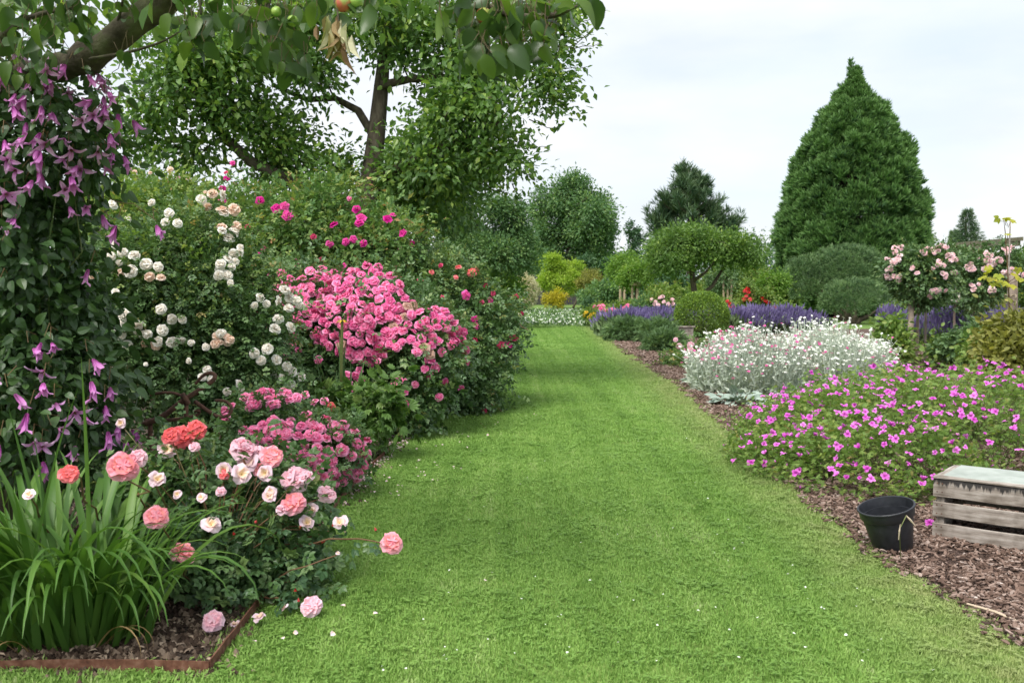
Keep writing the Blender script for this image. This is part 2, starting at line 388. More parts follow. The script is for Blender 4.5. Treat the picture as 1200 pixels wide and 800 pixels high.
M = {}
M['bark'] = surfmat('bark', [(.3, (.045, .035, .025)), (.55, (.11, .09, .065)), (.75, (.17, .15, .11))], 14, .9, .9, 8, (1, 1, .35), dist=.03)
M['moss_bark'] = surfmat('moss_bark', [(.32, (.035, .028, .02)), (.5, (.085, .072, .05)), (.62, (.11, .115, .06)), (.8, (.2, .17, .13))], 9, .95, 1.0, 9, dist=.03)
M['twig'] = leafmat('twig', [(0, (.10, .07, .04)), (1, (.13, .10, .05))], 0, .7)
M['stem'] = leafmat('green_stem', [(0, (.07, .12, .03)), (1, (.14, .16, .05))], 0, .6)
M['redstem'] = leafmat('red_stem', [(0, (.16, .07, .04)), (1, (.12, .11, .04))], 0, .6)
M['calyx'] = leafmat('calyx', [(0, (.08, .15, .04)), (1, (.1, .18, .05))], .1, .6)
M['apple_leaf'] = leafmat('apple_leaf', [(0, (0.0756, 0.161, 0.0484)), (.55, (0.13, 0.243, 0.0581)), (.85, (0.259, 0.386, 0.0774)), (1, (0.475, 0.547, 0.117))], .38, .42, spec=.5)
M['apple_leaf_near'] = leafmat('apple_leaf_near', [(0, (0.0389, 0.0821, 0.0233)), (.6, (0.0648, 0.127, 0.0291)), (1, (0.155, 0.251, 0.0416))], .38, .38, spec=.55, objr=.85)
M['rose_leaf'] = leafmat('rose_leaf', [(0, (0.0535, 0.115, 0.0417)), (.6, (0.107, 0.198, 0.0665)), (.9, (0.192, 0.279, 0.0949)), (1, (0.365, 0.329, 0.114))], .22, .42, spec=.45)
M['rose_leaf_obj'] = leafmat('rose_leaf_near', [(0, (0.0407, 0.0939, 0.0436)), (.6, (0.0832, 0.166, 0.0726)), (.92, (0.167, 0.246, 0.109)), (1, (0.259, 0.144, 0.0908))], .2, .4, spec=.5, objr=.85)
M['light_leaf'] = leafmat('light_rose_leaf', [(0, (0.075, 0.159, 0.0358)), (.5, (0.166, 0.265, 0.0572)), (.85, (0.3, 0.37, 0.1)), (1, (0.45, 0.265, 0.143))], .35, .5)
M['mid_leaf'] = leafmat('mid_rose_leaf', [(0, (0.0693, 0.158, 0.0485)), (.5, (0.139, 0.253, 0.0728)), (.82, (0.257, 0.348, 0.097)), (1, (0.515, 0.27, 0.129))], .3, .5)
M['clematis_leaf'] = leafmat('clematis_leaf', [(0, (0.023, 0.0563, 0.0191)), (.7, (0.0459, 0.0985, 0.0319)), (1, (0.115, 0.196, 0.0531))], .25, .38, spec=.5, objr=.8)
M['daylily'] = leafmat('daylily_leaf', [(0, (0.054, 0.128, 0.025)), (.6, (0.09, 0.196, 0.035)), (1, (0.153, 0.272, 0.05))], .32, .45, objr=.85)
M['dry_leaf'] = leafmat('dry_leaf', [(0, (.25, .15, .06)), (1, (.45, .32, .15))], .2, .7, objr=.8)
M['willow'] = leafmat('grey_green_leaf', [(0, (0.069, 0.132, 0.055)), (.6, (0.127, 0.22, 0.088)), (1, (0.207, 0.308, 0.121))], .25, .5)
M['far_leaf'] = leafmat('far_leaf', [(0, (0.0621, 0.135, 0.0594)), (.6, (0.114, 0.223, 0.0792)), (1, (0.269, 0.383, 0.119))], .3, .5)
M['far_dark'] = leafmat('far_dark_leaf', [(0, (0.0418, 0.096, 0.0494)), (.7, (0.076, 0.16, 0.0684)), (1, (0.152, 0.256, 0.095))], .2, .5)
M['bright_leaf'] = leafmat('bright_leaf', [(0, (0.0855, 0.18, 0.033)), (.6, (0.162, 0.297, 0.0495)), (1, (0.285, 0.405, 0.077))], .4, .5)
M['spread_leaf'] = leafmat('spreading_leaf', [(0, (.06, .13, .035)), (.5, (.12, .22, .05)), (.9, (.2, .32, .07)), (1, (.32, .4, .09))], .35, .5)
M['lime_leaf'] = leafmat('lime_leaf', [(0, (.2, .32, .04)), (.6, (.32, .46, .06)), (1, (.46, .56, .09))], .4, .5)
M['gold_leaf'] = leafmat('gold_leaf', [(0, (.2, .28, .03)), (.5, (.36, .42, .04)), (1, (.55, .55, .06))], .4, .5)
M['yellow_leaf'] = leafmat('yellow_leaf', [(0, (0.32, 0.304, 0.024)), (1, (0.64, 0.544, 0.048))], .35, .5)
M['olive_leaf'] = leafmat('olive_leaf', [(0, (0.12, 0.137, 0.036)), (.6, (0.24, 0.252, 0.06)), (1, (0.4, 0.378, 0.096))], .35, .5)
M['conifer'] = leafmat('conifer_needles', [(0, (0.027, 0.0754, 0.0338)), (.6, (0.0525, 0.13, 0.0442)), (1, (0.09, 0.195, 0.052))], .1, .5, tip=((.2, .36, .09), .4, .75))
M['pine'] = leafmat('pine_needles', [(0, (0.0384, 0.0924, 0.0504)), (.7, (0.0768, 0.143, 0.0672)), (1, (0.115, 0.185, 0.0756))], .1, .5, tip=((0.173, 0.235, 0.101), .5, .5))
M['dwarf_pine'] = leafmat('dwarf_pine_needles', [(0, (0.0413, 0.0981, 0.0416)), (.6, (0.0845, 0.172, 0.0654)), (1, (0.132, 0.23, 0.0835))], .1, .5, tip=((0.244, 0.344, 0.131), .45, .55))
M['box_leaf'] = leafmat('box_leaf', [(0, (0.0803, 0.155, 0.0308)), (.5, (0.173, 0.291, 0.0462)), (1, (0.39, 0.528, 0.077))], .25, .4)
M['silver'] = leafmat('silver_leaf', [(0, (0.376, 0.449, 0.37)), (.6, (0.564, 0.634, 0.542)), (1, (0.739, 0.793, 0.7))], .15, .8, spec=.15, objr=.4)
M['lambs_ear'] = leafmat('lambs_ear_leaf', [(0, (.24, .31, .26)), (1, (.4, .48, .42))], .1, .85, spec=.1, objr=.8)
M['lavender_leaf'] = leafmat('lavender_leaf', [(0, (.1, .17, .07)), (1, (.22, .3, .14))], .2, .7)
M['lavender'] = leafmat('lavender_flower', [(0, (.13, .1, .24)), (.6, (.22, .18, .38)), (1, (.36, .31, .52))], .15, .7, by='rnd', spec=.1)
M['geran_leaf'] = leafmat('cranesbill_leaf', [(0, (0.0889, 0.179, 0.0342)), (.55, (0.19, 0.307, 0.0684)), (.85, (0.316, 0.409, 0.103)), (1, (0.379, 0.257, 0.114))], .35, .55)
M['peony_leaf'] = leafmat('peony_leaf', [(0, (0.0665, 0.144, 0.033)), (.6, (0.123, 0.225, 0.055)), (1, (0.228, 0.315, 0.088))], .35, .4, objr=.7)
M['coral'] = petalmat('coral_petal', [(0, (.85, .22, .12)), (.35, (.93, .17, .18)), (1, (.95, .28, .32))])
M['pinkcoral'] = petalmat('pink_coral_petal', [(0, (.95, .38, .2)), (.4, (.96, .34, .4)), (1, (.97, .5, .63))])
M['rosepink'] = petalmat('rose_pink_petal', [(0, (.93, .5, .5)), (.4, (.95, .56, .66)), (1, (.97, .74, .84))])
M['palepink'] = petalmat('pale_pink_petal', [(0, (.88, .66, .3)), (.4, (.9, .68, .7)), (1, (.9, .7, .84))])
M['hotpink'] = petalmat('hot_pink_petal', [(0, (.8, .07, .25)), (.35, (.9, .15, .4)), (1, (.95, .4, .65))], vary=.25)
M['magenta'] = petalmat('magenta_petal', [(0, (.62, .02, .2)), (.5, (.76, .03, .34)), (1, (.85, .1, .46))], vary=.35)
M['crimson'] = petalmat('crimson_petal', [(0, (.45, .01, .08)), (.5, (.66, .03, .14)), (1, (.8, .12, .26))], vary=.4)
M['white'] = petalmat('white_rose_petal', [(0, (.86, .74, .58)), (.5, (.92, .87, .8)), (1, (.95, .94, .91))], vary=.12)
M['peach'] = petalmat('peach_rose_petal', [(0, (.8, .5, .32)), (.5, (.88, .66, .52)), (1, (.9, .76, .68))], vary=.12)
M['clem'] = petalmat('clematis_petal', [(0, (.36, .06, .28)), (.4, (.66, .18, .58)), (1, (.74, .35, .7))], vary=.38)
M['clem2'] = petalmat('pale_clematis_petal', [(0, (.35, .06, .24)), (.4, (.68, .28, .64)), (1, (.82, .56, .8))], vary=.3)
M['geran'] = petalmat('cranesbill_petal', [(0, (.12, .01, .08)), (.25, (.45, .03, .38)), (.55, (.7, .12, .6)), (1, (.8, .26, .74))], vary=.35)
M['carpetpink'] = petalmat('carpet_rose_petal', [(0, (.92, .12, .32)), (.4, (.96, .24, .48)), (1, (.98, .48, .72))], vary=.2)
M['faded'] = petalmat('faded_petal', [(0, (.45, .25, .15)), (1, (.75, .5, .45))], vary=.3)
M['whiteflower'] = leafmat('white_flower', [(0, (.78, .8, .76)), (1, (.88, .88, .86))], .2, .7)
M['cream'] = leafmat('cream_plume', [(0, (.5, .48, .32)), (1, (.72, .68, .5))], .2, .7)
M['magflower'] = leafmat('magenta_small_flower', [(0, (.5, .03, .2)), (1, (.75, .12, .42))], .2, .7)
M['standpink'] = petalmat('blush_petal', [(0, (.85, .5, .4)), (.4, (.9, .55, .6)), (1, (.93, .78, .82))], vary=.12)
M['redbud'] = petalmat('red_bud_petal', [(0, (.5, .03, .03)), (1, (.75, .06, .07))])
M['red'] = petalmat('red_petal', [(0, (.5, .01, .01)), (1, (.8, .03, .04))])
M['yellow_fl'] = petalmat('yellow_petal', [(0, (.75, .45, .02)), (1, (.85, .62, .05))])

# ------------------------------------------------------------------ setting: ground, lawn, beds
def sheet(name, poly, z, mat, sub=None):
    me = bpy.data.meshes.new(name); me.from_pydata([(float(p[0]), float(p[1]), z) for p in poly], [], [list(range(len(poly)))])
    me.materials.append(mat); me.update(); o = bpy.data.objects.new(name, me); COL.objects.link(o); o['kind'] = 'structure'; return o
def lawnmat(name, a, b, c, sc=(1, 1, 1)):
    m, n, l = newmat(name); o = n.new('ShaderNodeOutputMaterial'); p = n.new('ShaderNodeBsdfPrincipled'); l.new(p.outputs[0], o.inputs[0])
    g = n.new('ShaderNodeNewGeometry'); z1 = n.new('ShaderNodeTexNoise'); z1.inputs['Scale'].default_value = .9; z1.inputs['Detail'].default_value = 5
    z2 = n.new('ShaderNodeTexNoise'); z2.inputs['Scale'].default_value = 55; z2.inputs['Detail'].default_value = 8; z2.inputs['Roughness'].default_value = .7
    ad = n.new('ShaderNodeMath'); ad.operation = 'MULTIPLY_ADD'; ad.inputs[1].default_value = .45
    m2 = n.new('ShaderNodeMath'); m2.operation = 'MULTIPLY'; m2.inputs[1].default_value = .55
    l.new(g.outputs['Position'], z1.inputs[0]); l.new(g.outputs['Position'], z2.inputs[0]); l.new(z1.outputs[0], ad.inputs[0]); l.new(z2.outputs[0], m2.inputs[0]); l.new(m2.outputs[0], ad.inputs[2])
    r = ramp(n, [(.38, a), (.52, b), (.62, c)]); l.new(ad.outputs[0], r.inputs[0]); l.new(r.outputs[0], p.inputs['Base Color'])
    bp = n.new('ShaderNodeBump'); bp.inputs['Strength'].default_value = .8; bp.inputs['Distance'].default_value = .02
    l.new(z2.outputs[0], bp.inputs['Height']); l.new(bp.outputs[0], p.inputs['Normal']); p.inputs['Roughness'].default_value = .9; p.inputs['Specular IOR Level'].default_value = .15
    return m
M['field'] = lawnmat('field_grass', (.1, .17, .045), (.15, .24, .06), (.2, .3, .08))
M['lawn'] = lawnmat('lawn_base', (.12, .19, .04), (.17, .27, .06), (.24, .34, .09))
M['soil'] = surfmat('soil', [(.3, (.03, .02, .015)), (.5, (.085, .06, .045)), (.68, (.17, .13, .105)), (.8, (.3, .24, .2))], 35, .95, 1.0, 10, dist=.03, rough2=.7)
M['mulchbase'] = surfmat('mulch_base', [(.3, (.03, .018, .014)), (.5, (.11, .07, .055)), (.7, (.24, .17, .145))], 45, .95, 1.0, 10, dist=.03, rough2=.75)
sheet('ground', [(-900, -300), (900, -300), (900, 1800), (-900, 1800)], 0.0, M['field'])
LEFT = [G(-260, 788), G(245, 790), G(280, 745), G(335, 673), G(390, 600), G(440, 546), G(490, 500), G(535, 446), G(560, 420), G(592, 386)]
RIGHT = [G(712, 388), G(722, 402), G(752, 424), G(800, 455), G(835, 484), G(870, 512), G(905, 545), G(950, 586), G(1000, 627), G(1040, 657), G(1100, 694), G(1150, 726), G(1200, 760), G(1290, 822)]
LAWN = LEFT + [G(598, 383), G(703, 382)] + RIGHT + [np.array([1.9, 1.2, 0]), np.array([-3.2, 1.2, 0])]
sheet('lawn', LAWN, 0.004, M['lawn'])
far = LEFT[-1]
SOIL = [np.array([-7, LEFT[0][1] + .05, 0])] + LEFT[1:] + [np.array([far[0] - .3, far[1] + .2, 0]), np.array([-9, far[1] + .2, 0])]
sheet('soil_bed', SOIL, 0.008, M['soil'])
MULCH = RIGHT + [np.array([3.6, 2.2, 0]), np.array([14, 2.2, 0]), np.array([16, 30, 0]), np.array([RIGHT[0][0] + .3, 30, 0])]
sheet('mulch_bed', MULCH, 0.008, M['mulchbase'])

def gn_scatter(name, pts, scale, tpls, mats, label, cat='grass'):
    """one 'stuff' object: templates spread over points by geometry nodes"""
    me = bpy.data.meshes.new(name); me.vertices.add(len(pts)); me.vertices.foreach_set('co', np.asarray(pts, np.float32).ravel())
    for nm, arr in (('sc', scale), ('yaw', rng.random(len(pts)) * 6.283)):
        a = me.attributes.new(nm, 'FLOAT', 'POINT'); a.data.foreach_set('value', np.broadcast_to(arr, (len(pts),)).astype(np.float32))
    for m in mats: me.materials.append(m)
    ob = bpy.data.objects.new(name, me); COL.objects.link(ob); ob['kind'] = 'stuff'; ob['label'] = label; ob['category'] = cat
    ng = bpy.data.node_groups.new(name, 'GeometryNodeTree'); ng.interface.new_socket('Geometry', in_out='INPUT', socket_type='NodeSocketGeometry')
    ng.interface.new_socket('Geometry', in_out='OUTPUT', socket_type='NodeSocketGeometry'); n, l = ng.nodes, ng.links
    gi, go, jn, ip = n.new('NodeGroupInput'), n.new('NodeGroupOutput'), n.new('GeometryNodeJoinGeometry'), n.new('GeometryNodeInstanceOnPoints')
    for k, t in enumerate(tpls):
        src = bpy.data.objects.new(f'{name}_piece', t); oi = n.new('GeometryNodeObjectInfo'); oi.inputs['Object'].default_value = src
        oi.inputs['As Instance'].default_value = True; l.new(oi.outputs['Geometry'], jn.inputs[0])
    a, b, c = n.new('GeometryNodeInputNamedAttribute'), n.new('GeometryNodeInputNamedAttribute'), n.new('ShaderNodeCombineXYZ')
    a.data_type = b.data_type = 'FLOAT'; a.inputs['Name'].default_value = 'sc'; b.inputs['Name'].default_value = 'yaw'
    rn = n.new('FunctionNodeRandomValue'); rn.data_type = 'INT'; rn.inputs[4].default_value = 0; rn.inputs[5].default_value = len(tpls) - 1
    l.new(b.outputs[0], c.inputs[2]); l.new(gi.outputs[0], ip.inputs['Points']); l.new(jn.outputs[0], ip.inputs['Instance'])
    ip.inputs['Pick Instance'].default_value = True; l.new(rn.outputs[2], ip.inputs['Instance Index']); l.new(c.outputs[0], ip.inputs['Rotation']); l.new(a.outputs[0], ip.inputs['Scale'])
    l.new(ip.outputs[0], go.inputs[0]); md = ob.modifiers.new('scatter', 'NODES'); md.node_group = ng
    return ob

def grass_tuft(seed, n=38, rad=.078, h=.018, w=.002):
    q = np.random.default_rng(seed); V, T, U, R = [], [], [], []
    for k in range(n):
        a, r = q.random() * 6.28, rad * math.sqrt(q.random()); b = np.array([r * math.cos(a), r * math.sin(a), 0]); yaw = q.random() * 6.28
        x = np.array([math.cos(yaw), math.sin(yaw), 0]); ln = np.array([math.cos(yaw + 1.57), math.sin(yaw + 1.57), 0]) * q.random() * h * .9
        hh = h * (.55 + .6 * q.random()); ww = w * (.7 + .7 * q.random()); i = len(V)
        V += [b - x * ww, b + x * ww, b + ln * .35 + x * ww * .8 + (0, 0, hh * .6), b + ln * .35 - x * ww * .8 + (0, 0, hh * .6), b + ln + (0, 0, hh)]
        T += [(i, i + 1, i + 2), (i, i + 2, i + 3), (i + 3, i + 2, i + 4)]; U += [0, 0, .6, .6, 1]; R += [q.random()] * 5
    mb = MB(); mb.add(V, T, U, R); return mb
def clover_tuft(seed):
    q = np.random.default_rng(seed); mb = grass_tuft(seed, 14)
    for k in range(9):
        c = np.array([q.normal() * .045, q.normal() * .045, .012 + .01 * q.random()]); rr = q.random()
        for j in range(3):
            R = rotz(j * 2.1 + q.random()) @ rotx(q.normal() * .2); t = leaf_tpl(.85, (0, .5, 1), .05, .05, .55); mb.add((t.V * .011) @ R.T + c, t.T, t.u, rr * .6)
    return mb
def grassmat():
    m, n, l = newmat('lawn_grass'); o = n.new('ShaderNodeOutputMaterial'); b = n.new('ShaderNodeBsdfPrincipled')
    a = n.new('ShaderNodeAttribute'); a.attribute_name = 'rnd'; u = n.new('ShaderNodeAttribute'); u.attribute_name = 'u'
    g = n.new('ShaderNodeNewGeometry'); z = n.new('ShaderNodeTexNoise'); z.inputs['Scale'].default_value = 1.1; z.inputs['Detail'].default_value = 6; z.inputs['Roughness'].default_value = .65
    l.new(g.outputs['Position'], z.inputs[0])
    s1 = n.new('ShaderNodeMath'); s1.operation = 'MULTIPLY_ADD'; s1.inputs[1].default_value = .42; l.new(a.outputs['Fac'], s1.inputs[0])
    s2 = n.new('ShaderNodeMath'); s2.operation = 'MULTIPLY_ADD'; s2.inputs[1].default_value = .95; s2.inputs[2].default_value = -.2; l.new(z.outputs[0], s2.inputs[0]); l.new(s2.outputs[0], s1.inputs[2])
    r = ramp(n, [(.0, (.125, .24, .042)), (.4, (.22, .385, .082)), (.75, (.31, .48, .12)), (1, (.52, .58, .3))]); l.new(s1.outputs[0], r.inputs[0])
    sp_ = n.new('ShaderNodeMapping'); sp_.inputs['Scale'].default_value = (4.2, .07, 1); sp_.inputs['Rotation'].default_value = (0, 0, .0305)
    z4 = n.new('ShaderNodeTexNoise'); z4.inputs['Scale'].default_value = 1.6; z4.inputs['Detail'].default_value = 3; l.new(g.outputs['Position'], sp_.inputs[0]); l.new(sp_.outputs[0], z4.inputs[0])
    s3 = n.new('ShaderNodeMath'); s3.operation = 'MULTIPLY_ADD'; s3.inputs[1].default_value = .95; s3.inputs[2].default_value = -.47; l.new(z4.outputs[0], s3.inputs[0])
    s4 = n.new('ShaderNodeMath'); s4.operation = 'ADD'; l.new(s1.outputs[0], s4.inputs[0]); l.new(s3.outputs[0], s4.inputs[1]); l.new(s4.outputs[0], r.inputs[0])
    # dry straw tint along the edge of the right bed: worn grass, by place
    sx = n.new('ShaderNodeSeparateXYZ'); l.new(g.outputs['Position'], sx.inputs[0])
    e = n.new('ShaderNodeMath'); e.operation = 'MULTIPLY_ADD'; e.inputs[1].default_value = -.0305; l.new(sx.outputs[1], e.inputs[0]); l.new(sx.outputs[0], e.inputs[2])
    mr = n.new('ShaderNodeMapRange'); mr.inputs[1].default_value = 1.15; mr.inputs[2].default_value = 1.7; mr.inputs[4].default_value = 1.1; l.new(e.outputs[0], mr.inputs[0])
    z3 = n.new('ShaderNodeTexNoise'); z3.inputs['Scale'].default_value = 6; z3.inputs['Detail'].default_value = 4; l.new(g.outputs['Position'], z3.inputs[0])
    mm = n.new('ShaderNodeMath'); mm.operation = 'MULTIPLY'; l.new(mr.outputs[0], mm.inputs[0]); l.new(z3.outputs[0], mm.inputs[1])
    x = n.new('ShaderNodeMix'); x.data_type = 'RGBA'; x.inputs[7].default_value = (.42, .42, .2, 1); l.new(mm.outputs[0], x.inputs[0]); l.new(r.outputs[0], x.inputs[6])
    l.new(x.outputs[2], b.inputs['Base Color']); b.inputs['Roughness'].default_value = .55; b.inputs['Specular IOR Level'].default_value = .25
    t = n.new('ShaderNodeBsdfTranslucent'); s = n.new('ShaderNodeMixShader'); s.inputs[0].default_value = .35
    l.new(x.outputs[2], t.inputs[0]); l.new(b.outputs[0], s.inputs[1]); l.new(t.outputs[0], s.inputs[2]); l.new(s.outputs[0], o.inputs[0]); return m
M['grass'] = grassmat()
def lawn_pts():
    out, sc = [], []
    for y0, y1, dens, s in ((1.6, 5, 620, 1.0), (5, 8, 380, 1.15), (8, 13, 200, 1.4), (13, 20, 100, 1.8), (20, 31.6, 50, 2.2)):
        n = int(dens * 1.25 * (y1 - y0) * 7); p = np.column_stack([rng.random(n) * 7 - 3.4, y0 + rng.random(n) * (y1 - y0)])
        k = inpoly(p[:, 0], p[:, 1], LAWN); p = p[k]; out.append(p); sc.append(s * (.7 + .5 * rng.random(len(p))))
    p = np.vstack(out); return np.column_stack([p, np.full(len(p), .004)]), np.concatenate(sc)
lp, ls = lawn_pts()
gt = [grass_tuft(s).build('grass_tuft', M['grass'], link=False).data for s in (1, 2, 3, 6, 7)] + [clover_tuft(s).build('grass_tuft', M['grass'], link=False).data for s in (4,)]
gn_scatter('lawn_grass', lp, ls, gt, [M['grass']], 'short mown green grass of the lawn path running away between the flower beds')
# longer grass fringe where the mower does not reach, along the left bed
fr = []
for a, b in zip(LEFT[1:-2], LEFT[2:-1]):
    L = np.linalg.norm(b - a); n = int(L * 60); t = rng.random(n)[:, None]; fr.append(a + (b - a) * t + np.column_stack([.03 + .05 * rng.random(n), rng.normal(size=n) * .03, np.zeros(n)]))
a, b = LEFT[0], LEFT[1]; n = int(np.linalg.norm(b - a) * 90); t = rng.random(n)[:, None]; fr.append(a + (b - a) * t + np.column_stack([np.zeros(n), -.03 - .06 * rng.random(n), np.zeros(n)]))
fr = np.vstack(fr); fr[:, 2] = .004
gn_scatter('fringe_grass', fr, .9 + .9 * rng.random(len(fr)), gt[:3], [M['grass']], 'slightly longer grass fringe along the rusty edge of the left bed')
# bark chips
M['chip'] = leafmat('bark_chip', [(0, (.05, .032, .024)), (.35, (.14, .09, .068)), (.6, (.25, .175, .14)), (.85, (.39, .31, .265)), (1, (.54, .46, .41))], 0, .85, spec=.2)
def chip_patch(seed, n=34, rad=.11, smin=.014, smax=.034):
    q = np.random.default_rng(seed); mb = MB()
    for k in range(n):
        a, r = q.random() * 6.28, rad * math.sqrt(q.random()); L = smin + (smax - smin) * q.random() ** 1.5; w = L * (.35 + .35 * q.random()); t = .003 + .004 * q.random()
        pt = [(-L / 2, -w * .3), (-L * .2, -w / 2), (L * .45, -w * .35), (L / 2, w * .2), (0, w / 2), (-L * .45, w * .3)]
        pt = [(x + q.normal() * L * .06, y + q.normal() * w * .08) for x, y in pt]
        V = [(x, y, t) for x, y in pt] + [(x * 1.04, y * 1.04, 0) for x, y in pt]
        T = [(0, 1, 2), (0, 2, 3), (0, 3, 4), (0, 4, 5)] + [z for j in range(6) for z in ((j, j + 6, (j + 1) % 6 + 6), (j, (j + 1) % 6 + 6, (j + 1) % 6))]
        R = rotz(q.random() * 6.28) @ rotx(q.normal() * .4) @ roty(q.normal() * .35)
        mb.add(np.array(V) @ R.T + (r * math.cos(a), r * math.sin(a), .006 + .016 * q.random()), T, 0, np.clip(.45 + q.normal() * .24, 0, 1))
    return mb.build('chip_patch', M['chip'], link=False).data
cps = [chip_patch(s) for s in range(4)]
mp_, ms = [], []
for y0, y1, dens, s, x1 in ((2.6, 6, 130, 1.0, 4.6), (6, 10, 90, 1.1, 6), (10, 16, 55, 1.3, 9), (16, 27, 22, 1.8, 9)):
    n = int(dens * (y1 - y0) * x1); p = np.column_stack([rng.random(n) * x1 + .6, y0 + rng.random(n) * (y1 - y0)]); p = p[inpoly(p[:, 0], p[:, 1], MULCH)]
    mp_.append(p); ms.append(s * (.8 + .4 * rng.random(len(p))))
p = np.vstack(mp_); gn_scatter('bark_mulch', np.column_stack([p, np.full(len(p), .008)]), np.concatenate(ms), cps, [M['chip']], 'brown bark chips covering the right flower bed', 'bark mulch')
# crumbs and litter on the left bed
M['clod'] = leafmat('soil_crumb', [(0, (.03, .02, .015)), (.5, (.09, .062, .045)), (.85, (.2, .15, .11)), (1, (.42, .33, .25))], 0, .95, spec=.1)
def clod_patch(seed):
    q = np.random.default_rng(seed); mb = MB()
    for k in range(40):
        c = np.array([q.normal() * .06, q.normal() * .06, .004]); s = .004 + .012 * q.random() ** 2; V = np.array([(1, 0, 0), (0, 1, 0), (-1, 0, 0), (0, -1, 0), (0, 0, .9), (0, 0, -.5)]) * s * (1 + q.normal(size=(6, 1)) * .25)
        mb.add(V @ rotz(q.random() * 6).T + c, [(0, 1, 4), (1, 2, 4), (2, 3, 4), (3, 0, 4), (1, 0, 5), (2, 1, 5), (3, 2, 5), (0, 3, 5)], 0, q.random() * .9)
    for k in range(3):
        t = leaf_tpl(.5, (0, .3, .7, 1), .3, .3); R = rotz(q.random() * 6.28) @ rotx(q.normal() * .3); mb.add(t.V * (.012 + .016 * q.random()) @ R.T + (q.normal() * .06, q.normal() * .06, .012), t.T, 0, .85 + .15 * q.random())
    return mb.build('clod_patch', M['clod'], link=False).data
n = 1900; p = np.column_stack([rng.random(n) * 3.6 - 3.1, 3.3 + rng.random(n) ** 1.3 * 7]); p = p[inpoly(p[:, 0], p[:, 1], SOIL)]
gn_scatter('soil_crumbs', np.column_stack([p, np.full(len(p), .008)]), .8 + .6 * rng.random(len(p)), [clod_patch(s) for s in (1, 2, 3)], [M['clod']], 'dark crumbly soil and dead leaf bits on the left bed', 'soil')
# pink fallen petals on the bed below the big pink rose, and white specks on the lawn
FP = leaf_tpl(.9, (0, .35, .7, 1), .2, .1)
def litter(name, pxpoly, n, size, mat, label, z=.02, cat='petals', spread=None):
    p = np.array([G(*q) for q in sample_poly(pxpoly, n)]) if spread is None else spread
    p = p.copy(); p[:, 2] = z + .012 * rng.random(len(p)); mb = MB()
    mb.scatter(FP, p, frame_dn(norm(rv(len(p)) * (1, 1, .25)), norm(rv(len(p), .35) + (0, 0, 1))), size * (.6 + .7 * rng.random(len(p))))
    o = mb.build(name, mat); tag(o, label, cat, kind='stuff'); return o
litter('fallen_petals', [(405, 575), (455, 515), (487, 500), (480, 520), (430, 565), (400, 600)], 260, .022, M['palepink'], 'pale pink fallen petals strewn on the soil below the pink roses')
litter('lawn_petals', [(430, 545), (500, 500), (640, 485), (560, 545), (470, 590), (420, 600)], 60, .02, M['palepink'], 'scattered pale petals lying on the grass near the red rose bush', .03)
litter('clover_flowers', [(420, 800), (560, 600), (640, 420), (720, 420), (900, 600), (1120, 800)], 90, .011, M['whiteflower'], 'tiny white clover flowers dotted over the mown lawn', .035, 'clover')

# rusty steel edging of the left bed
M['rust'] = surfmat('rusty_steel', [(.3, (.07, .028, .018)), (.5, (.15, .065, .04)), (.7, (.24, .13, .09))], 30, .9, .4, 8)
M['iron'] = surfmat('rusty_iron', [(.3, (.05, .028, .022)), (.55, (.13, .065, .045)), (.75, (.2, .1, .06))], 40, .85, .5, 8)
ed = thing('garden_edging', 'rusty brown steel edging strip around the corner of the left flower bed', 'garden edging', LEFT[1])
def strip(pts, h=.05, t=.005):
    mb = MB(); pts = [np.array(p) for p in pts]
    for a, b in zip(pts, pts[1:]):
        d = norm(b - a); nrm = np.array([-d[1], d[0], 0]) * t / 2; n = max(2, int(np.linalg.norm(b - a) / .25)); q = [a + (b - a) * k / n for k in range(n + 1)]
        V = [];
        for k, c in enumerate(q):
            w = nrm * (1 + .3 * math.sin(k * 2.1)); hh = h + .004 * math.sin(k * 1.7); V += [c - w + (0, 0, -.02), c + w + (0, 0, -.02), c + w + (0, 0, hh), c - w + (0, 0, hh)]
        T = []
        for k in range(n):
            for j in range(4):
                x, y = k * 4 + j, k * 4 + (j + 1) % 4; T += [(x, x + 4, y + 4), (x, y + 4, y)]
        T += [(0, 1, 2), (0, 2, 3), (n * 4, n * 4 + 2, n * 4 + 1), (n * 4, n * 4 + 3, n * 4 + 2)]; mb.add(V, T)
    return mb
strip([LEFT[0], LEFT[1]]).build('front_strip', M['rust'], ed)
strip([LEFT[1] + (.002, .004, 0), LEFT[2]] + LEFT[3:7]).build('side_strip', M['rust'], ed)

